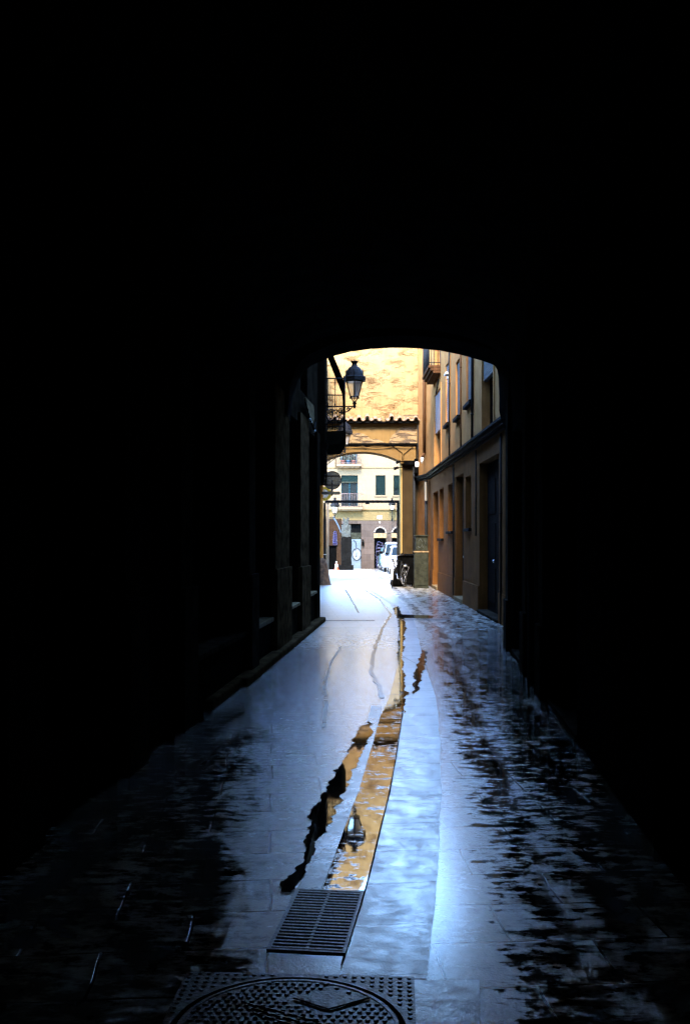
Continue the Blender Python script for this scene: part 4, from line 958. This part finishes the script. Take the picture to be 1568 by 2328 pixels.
for i, (a, b, c, d) in enumerate(up_ops):
    mb = MB()
    for q in ((a, a + .07, c, d), (b - .07, b, c, d), (a + .07, b - .07, d - .07, d), ((a + b) / 2 - .04, (a + b) / 2 + .04, c, d - .07)): FF.box(mb, *q, -.22, -.15)
    wn = atp(mb, 'window', 'blue' if i == 3 else 'teal' if i == 0 else 'green', fb)
    mb = MB(); FF.box(mb, a + .01, b - .01, c + .01, d - .01, -.24, -.225); pz = mb.build('pane', M['glass']); pz.parent = wn
    if i in (1, 2, 5, 6, 4):
        mb = MB(); zb = c + .02 if i != 2 else c + .5
        for k in range(int((d - zb) / .065)): FF.box(mb, a + .02, b - .02, zb + k * .065, zb + k * .065 + .05, -.12, -.09)
        bl = mb.build('shutter', M['green']); bl.parent = wn
        mb = MB(); FF.box(mb, a - .1, b + .1, c - .10, c - .02, -.02, .08); q = mb.build('sill', M['facade']); q.parent = wn
    if i == 0:
        mb = MB(); FF.box(mb, a + .02, b - .02, V(1095), d - .01, -.12, -.08); q = mb.build('blind', M['green']); q.parent = wn
        mb = MB(); FF.box(mb, a + .02, b - .02, V(1097.5), V(1095), -.12, -.05); q = mb.build('blind_rail', M['boxgreen']); q.parent = wn
def far_balcony(x0, x1, yt, yb, hrail):
    mb = MB(); a, b, z1, z0 = U(x0), U(x1), V(yt), V(yb)
    FF.box(mb, a, b, z0, z1, 0, .55); FF.box(mb, a + .1, b - .1, z0 - .1, z0 - .003, 0, .40); o = atp(mb, 'balcony', 'facade', fb)
    mb = MB(); n_ = int((b - a) / .12)
    for k in range(n_ + 1): uu = a + .04 + (b - a - .08) * k / n_; mb.tube([FF(uu, z1, .5), FF(uu, z1 + hrail, .5)], .010, 4)
    for z in (z1 + .08, z1 + hrail): mb.tube([FF(a + .04, z, 0), FF(a + .04, z, .5), FF(b - .04, z, .5), FF(b - .04, z, 0)], .018, 5)
    rl = mb.build('railing', mat('rusty_rail', (.07, .04, .032), .6)); rl.parent = o
    return a, b, z1
far_balcony(760.5, 824, 1154, 1158.5, .98)
a_, b_, zB = far_balcony(765, 820.7, 1056, 1061, .95)
# storefront, doors, fanlights
mb = MB(); a, b, c, d = base_ops[0]; FF.box(mb, a + .02, b - .02, V(1211), d - .01, -.34, -.30); so = atp(mb, 'shop_opening', 'dark', fb)
mb = MB(); FF.box(mb, a + .02, b - .02, V(1226), V(1211), -.34, -.22); atp(mb, 'transom', 'boxgreen', fb)
mb = MB(); ua_, ub_ = U(797), U(821) - .03
FF.box(mb, ua_, ub_, gz(71), V(1226), -.33, -.18)
for k in range(24): z = gz(71) + k * .083; FF.box(mb, ua_, ub_, z + .02, z + .065, -.18, -.165)
rs2 = atp(mb, 'roller_shutter', 'rollshut', fb)
mb = MB(); cxg, czg = U(810.5), V(1260)
def oval(mb, cx_, cz_, rx, rz_, r_, w_, q0=0, q1=2 * math.pi): mb.tube([FF(cx_ + rx * math.cos(q0 + (q1 - q0) * i / 30), cz_ + rz_ * math.sin(q0 + (q1 - q0) * i / 30), w_) for i in range(31)], r_, 6)
oval(mb, cxg, czg, .31, .42, .045, -.155); oval(mb, U(803), V(1240), .21, .36, .04, -.155, -1.2, 1.7)
mb.tube([FF(cxg - .02, czg - .22, -.155), FF(cxg - .02, czg + .22, -.155)], .03, 6); gfi = mb.build('graffiti', M['ink']); gfi.parent = rs2
mb = MB(); mb.prism([(cxg + .28 * math.cos(q), czg + .39 * math.sin(q)) for q in [i * math.pi / 12 for i in range(24)]], lambda a, b, h: FF(a, b, h), -.163, -.158); gg = mb.build('graffiti_fill', mat('pale_spray_paint', (.095, .11, .125), .6)); gg.parent = rs2
mb = MB(); FF.box(mb, a + .03, U(797) - .02, gz(71), V(1226), -.33, -.26); atp(mb, 'shop_door', 'wood', fb)
for i, (a, b, c, d) in enumerate(base_ops[1:]):
    mb = MB(); FF.box(mb, a + .02, b - .02, gz(71) + .03, d - .01, -.33, -.27); FF.box(mb, (a + b) / 2 - .015, (a + b) / 2 + .015, gz(71) + .03, d - .01, -.27, -.25); dr = atp(mb, 'door', 'black', fb)
    # stone lintel and arched fanlight above it
    mb = MB(); FF.box(mb, a - .03, b + .03, V(1222.8), V(1212.5), 0, .035); atp(mb, 'lintel', 'sill', fb)
    cxx = (a + b) / 2; zc = V(1211.5); r0 = (b - a) / 2 - .09
    mb = MB(); mb.prism([(cxx + r0 * math.cos(q), zc + r0 * math.sin(q) * .98) for q in [j * math.pi / 16 for j in range(17)]], lambda p, q, h: FF(p, q, h), .0, .012); fl = atp(mb, 'fanlight', 'dark', fb)
    mb = MB()
    for j in range(16):
        q = (j + .5) * math.pi / 16; rr = r0 + .07; c_ = FF(cxx + rr * math.cos(q), zc + rr * math.sin(q), .025)
        mb.add([c_ + Matrix.Rotation(-q, 3, 'Y') @ Vector(v) for v in [(-.045, -.03, -.06), (.045, -.03, -.06), (.045, -.03, .06), (-.045, -.03, .06), (-.045, .02, -.06), (.045, .02, -.06), (.045, .02, .06), (-.045, .02, .06)]] if j % 2 == 0 else [], [(0, 1, 2, 3), (7, 6, 5, 4), (0, 4, 5, 1), (1, 5, 6, 2), (2, 6, 7, 3), (3, 7, 4, 0)] if j % 2 == 0 else [])
    q = mb.build('arch_surround', M['cream']); q.parent = fl
    mb = MB()
    for j in range(5): FF.box(mb, cxx - .16 + j * .07, cxx - .13 + j * .07, V(1212.5), V(1208), .012, .02)
    if i == 0:
        g_ = MB(); ga, gc = (a + b) / 2 - .02, gz(71) + .95
        rnd = random.Random(3)
        for k in range(9):
            zc2 = gc + (k - 4) * .21; wx = .30 * (1 - .12 * abs(k - 4) * .6)
            g_.tube([FF(ga + wx * math.cos(q), zc2 + .12 * math.sin(q) + .05 * math.sin(3 * q + k), -.262) for q in [j * .45 for j in range(15)]], .032, 5)
        gq = g_.build('graffiti', M['violet']); gq.parent = dr
# plates on the wall
mb = MB(); FF.box(mb, U(857.5), U(868), V(1179.5), V(1173), .0, .03); atp(mb, 'street_name_plate', 'white', fb)
mb = MB(); FF.box(mb, U(861), U(865), V(1190), V(1185), .0, .02); atp(mb, 'number_plate', 'cream', fb)
mb = MB(); FF.box(mb, U(825 - 3), U(825 + 2.5), V(1241), V(1231), .035, .14); FF.box(mb, U(822), U(826), V(1228.5), V(1226.5), .0, .1); atp(mb, 'meter_box', 'black', fb)
mb = MB(); mb.tube([FF(U(880.5), V(1212), .03), FF(U(880.5), gz(71), .03)], .015, 5); mb.tube([FF(U(880.5), V(1212), .03), FF(U(888), V(1212), .03)], .015, 5); atp(mb, 'pipe', 'boxgreen', fb)
mb = MB(); mb.tube([FF(U(762.5), V(1064), .06), FF(U(762.5), 15, .06)], .03, 6); atp(mb, 'downpipe', 'boxgreen', fb)

# flower pots on the upper balcony
def pot(x, mt, h, label, leafy):
    t = thing('potted_plant', label, 'potted plant', tuple(FF(U(x), zB, .28)), 0, 'pots on the upper balcony')
    mb = MB(); mb.lathe([(.11, 0), (.15, .22), (.17, .23), (.17, .27), (.14, .27)], n=14); mb.build('pot', M[mt], t)
    mb = MB(); rnd = random.Random(int(x))
    for k in range(leafy):
        q = rnd.random() * 6.28; r_ = rnd.random() ** .6 * .26; z = .28 + rnd.random() * h
        c = Vector((r_ * math.cos(q), r_ * math.sin(q) * .6, z)); e = Vector((rnd.uniform(-1, 1), rnd.uniform(-1, 1), rnd.uniform(-.3, 1))).normalized() * .09; f = e.cross(Vector((rnd.random(), rnd.random(), .3))).normalized() * .03
        mb.add([c - e, c + f, c + e, c - f], [(0, 1, 2, 3)])
    for k in range(5): q = k * 1.3; mb.tube([(0, 0, .2), (.1 * math.cos(q), .06 * math.sin(q), .3 + h * .8)], .008, 4)
    mb.build('foliage', M['leaf'], t, fix=False)
pot(779.5, 'terracotta', .75, 'left terracotta pot with a bushy plant on the upper balcony', 160)
pot(791.5, 'blue', .45, 'bright blue pot with a plant, between two terracotta ones on the upper balcony', 90)
pot(803.5, 'terracotta', .80, 'right terracotta pot with a tall plant on the upper balcony', 150)

# ------------------------------------------------------------------ things left of the square
bw = thing('brick_building', 'brown brick building with spray paint at the left of the square beyond the arch', 'building', (XX(755, 58), 58, gz(58)))
BP = Plane((XX(736, 66.5), 66.5), (XX(776, 67.2), 67.2), (0, -1)); mb = MB(); BP.wall(mb, 0, BP.L, gz(68) - .1, ZZ(1179, 66.5), [(.32, 1.08, gz(68) - .05, 1.08)], .2, 2.5); atp(mb, 'wall', 'brick', bw)
mb = MB(); BP.box(mb, .33, 1.07, gz(68), 1.07, -.19, -.15); atp(mb, 'garage_door', 'black', bw)
mb = MB()
for k in range(7): mb.tube([BP(.86 + .17 * math.cos(q) * (1 - .06 * k), 1.2 + k * .12 + .10 * math.sin(q), .008) for q in [j * .5 for j in range(14)]], .028, 5)
atp(mb, 'graffiti', 'violet', bw)
mb = MB(); BP.box(mb, .0, .30, gz(68), .95, .01, .05); atp(mb, 'dark_plinth', 'boxgreen', bw)
mb = MB(); n_ = 12; vs = []
for i in range(n_ + 1):
    t_ = i / n_; c = P(757 + 18 * t_, 1180 + 30 * t_ ** 1.5 + 4 * t_, 59); 
    for dz in (0, .18): vs.append(c + Vector((0, -.0, dz + .0)))
    for dz in (.18, 0): vs.append(c + Vector((0, .5, dz)))
mb.add(vs, [(4 * i + j, 4 * i + (j + 1) % 4, 4 * i + 4 + (j + 1) % 4, 4 * i + 4 + j) for i in range(n_) for j in range(4)] + [(0, 1, 2, 3), (4 * n_ + 3, 4 * n_ + 2, 4 * n_ + 1, 4 * n_)], True); atp(mb, 'awning', 'bluecloth', bw)
# mossy gate pillar with notched head
YP = 65.0
gp = thing('gate_pillar', 'tall mossy dark stone pillar with a notched head in front of the cream building', 'pillar', (XX(787, YP), YP, gz(YP)))
def ragged(mb, x0, x1, y0, y1, z0, z1, seed, amp=.05, nz_=6):
    n_ = 16; vs = []
    for i in range(nz_ + 1):
        z = z0 + (z1 - z0) * i / nz_
        for k in range(n_):
            q = 2 * math.pi * k / n_ + math.pi / 4; c, s_ = math.cos(q), math.sin(q); m_ = max(abs(c), abs(s_))
            x = (x0 + x1) / 2 + (x1 - x0) / 2 * c / m_; y = (y0 + y1) / 2 + (y1 - y0) / 2 * s_ / m_
            d = noise.noise(Vector((x * 3 + seed, y * 3, z * 3))) * amp
            vs.append((x + d, y + d, z))
    mb.add(vs, [(i * n_ + k, i * n_ + (k + 1) % n_, (i + 1) * n_ + (k + 1) % n_, (i + 1) * n_ + k) for i in range(nz_) for k in range(n_)] + [tuple(range(n_))[::-1], tuple(nz_ * n_ + k for k in range(n_))])
zq = lambda y: ZZ(y, YP); xq = lambda x: XX(x, YP)
mb = MB(); ragged(mb, xq(775.5), xq(799), YP - .35, YP + .35, gz(YP) - .05, zq(1220), 1); ragged(mb, xq(770), xq(803), YP - .42, YP + .42, gz(YP) - .05, zq(1285), 5); atp(mb, 'shaft', 'darkstone', gp)
mb = MB(); ragged(mb, xq(777), xq(796.5), YP - .32, YP + .32, zq(1221), zq(1193), 2, .07); ragged(mb, xq(780.5), xq(792), YP - .22, YP + .22, zq(1194), zq(1181), 3, .05)
for x0, x1, zt in ((779.5, 783.5, 1177), (785, 788, 1180), (789, 793, 1177)): ragged(mb, xq(x0), xq(x1), YP - .2, YP + .2, zq(1183), zq(zt), 4, .03, 2)
atp(mb, 'head', 'greystone', gp)
# pale post and downpipe just beyond the gate frame
mb = MB(); mb.bx((XX(742, 40), 39.9, -.12), (XX(747.5, 40), 40.1, ZZ(1142, 40))); mb.bx((XX(741, 40), 39.88, ZZ(1145, 40)), (XX(749, 40), 40.12, ZZ(1142, 40)))
tag(mb.build('stone_post', M['cream'], bevel=.01), 'thin pale stone post just beyond the left post of the gate frame', 'post')
sb = thing('side_building', 'dark building edge hidden behind the left pier, with the ring sign on it', 'building', (-1.1, 38, 0))
SP = Plane((-1.02, 34.8), (-1.12, 49), (1, 0)); mb = MB(); SP.wall(mb, 0, SP.L, -.3, 3.2, [(1, 2.2, -.1, 2.2)], .2, 5); atp(mb, 'wall', 'left', sb)
mb = MB(); SP.box(mb, 1.02, 2.18, 0, 2.18, -.19, -.15); atp(mb, 'door', 'wood', sb)
# right side of the square, hidden behind the pier, closes the view for other positions
rs3 = thing('corner_building', 'pale building behind the parked cars, mostly hidden by the right pier', 'building', (8, 50, 0))
SQ = Plane((5.2, 35.5), (7.5, 71), (-1, 0)); mb = MB(); SQ.wall(mb, 0, SQ.L, -.8, 11, [(4 + 4 * k, 5.1 + 4 * k, 3.5 * j + .6 + .0, 3.5 * j + 2.6) for k in range(7) for j in range(3)], .25, 6); atp(mb, 'wall', 'facade_band', rs3)
for k in range(7):
    for j in range(3):
        mb = MB(); SQ.box(mb, 4.02 + 4 * k, 5.08 + 4 * k, 3.5 * j + .62, 3.5 * j + 2.58, -.24, -.2); atp(mb, 'window', 'green', rs3)

# ------------------------------------------------------------------ grate and manhole in the foreground
gt = thing('drain_grate', 'long black slotted iron grate at the near end of the gutter', 'drain grate', (-.106, 4.05, 0), R(-7.2))
mb = MB(); Wg, Lg = .300, .655
for a, b in (((-Wg / 2, -Lg / 2), (Wg / 2, -Lg / 2 + .014)), ((-Wg / 2, Lg / 2 - .014), (Wg / 2, Lg / 2)), ((-Wg / 2, -Lg / 2 + .014), (-Wg / 2 + .014, Lg / 2 - .014)), ((Wg / 2 - .014, -Lg / 2 + .014), (Wg / 2, Lg / 2 - .014))):
    mb.bx((*a, .0), (*b, .030))
mb.build('frame', M['cast'], gt, .003)
mb = MB(); nb = 20
for k in range(nb):
    y = -Lg / 2 + .03 + k * (Lg - .06) / (nb - 1); mb.box((0, y, .022), (Wg - .028, .013, .010))
mb.bx((-.006, -Lg / 2 + .014, .013), (.006, Lg / 2 - .014, .0168)); mb.build('bars', M['grate'], gt, .003)
mb = MB(); mb.bx((-Wg / 2 + .014, -Lg / 2 + .014, .0118), (Wg / 2 - .014, Lg / 2 - .014, .0128)); mb.build('pit', M['dark'], gt)  # flat black sheet painted in for the darkness below the bars

gt.scale = (1, 1, .22)
mc = thing('manhole_cover', 'round studded iron manhole cover in a square frame at the bottom edge', 'manhole cover', (-.18, 3.115, 0), R(-3))
mb = MB(); h = .402; R0 = .375
# square frame round a circular hole
n_ = 64; vs = []
for k in range(n_):
    q = 2 * math.pi * k / n_; c, s_ = math.cos(q), math.sin(q); m_ = max(abs(c), abs(s_))
    vs += [(R0 * c, R0 * s_, .020), (h * c / m_, h * s_ / m_, .020), (h * c / m_, h * s_ / m_, .0), (R0 * c, R0 * s_, .0)]
mb.add(vs, [(4 * k + j, 4 * k + (j + 1) % 4, 4 * ((k + 1) % n_) + (j + 1) % 4, 4 * ((k + 1) % n_) + j) for k in range(n_) for j in range(4)])
for i in range(25):
    for j in range(25):
        x, y = -.384 + i * .032, -.384 + j * .032
        if x * x + y * y > (R0 + .018) ** 2: mb.lathe([(.010, .019), (.006, .026)], (x + (.008 if j % 2 else 0) * 0, y, 0), 6)
mb.build('frame', M['cast'], mc)
mb = MB(); Rc = .353
mb.lathe([(Rc, .008), (Rc, .020), (Rc - .004, .022)], n=64, smooth=False)
emb = [(.0, .245), (.105, .165), (.0, .105), (-.105, .165)]
for i in range(26):
    for j in range(26):
        x = -.345 + i * .0276 + (.0138 if j % 2 else 0); y = -.345 + j * .0276; r_ = math.hypot(x, y)
        if r_ > Rc - .02 or (abs(x - .11) / .17 + abs(y - .20) / .10 < 1): continue
        mb.lathe([(.0105, .021), (.006, .0295)], (x, y, 0), 6)
mb.prism([(.12, .265), (.23, .215), (.12, .145), (.02, .20)], lambda a, b, hh: Vector((a, b, hh)), .020, .027)
mb.tube([(.0, .205, .029), (.12, .135, .029), (.25, .222, .029)], .005, 6)
mb.ring((0, 0, .018), Rc, Rc - .012, .008, None, 64)
for k in range(3):
    mb.tube([(-.16 + .02 * k, .17 - .035 * k, .024), (-.02, .105 - .03 * k, .024), (.10, .05 - .03 * k, .024)], .005, 5)
mb.build('cover', M['cast'], mc)
mb = MB(); mb.lathe([(R0 - .001, .004), (R0 - .001, .006)], n=48); mb.build('gap', M['dark'], mc)

mc.scale = (1, 1, .6)
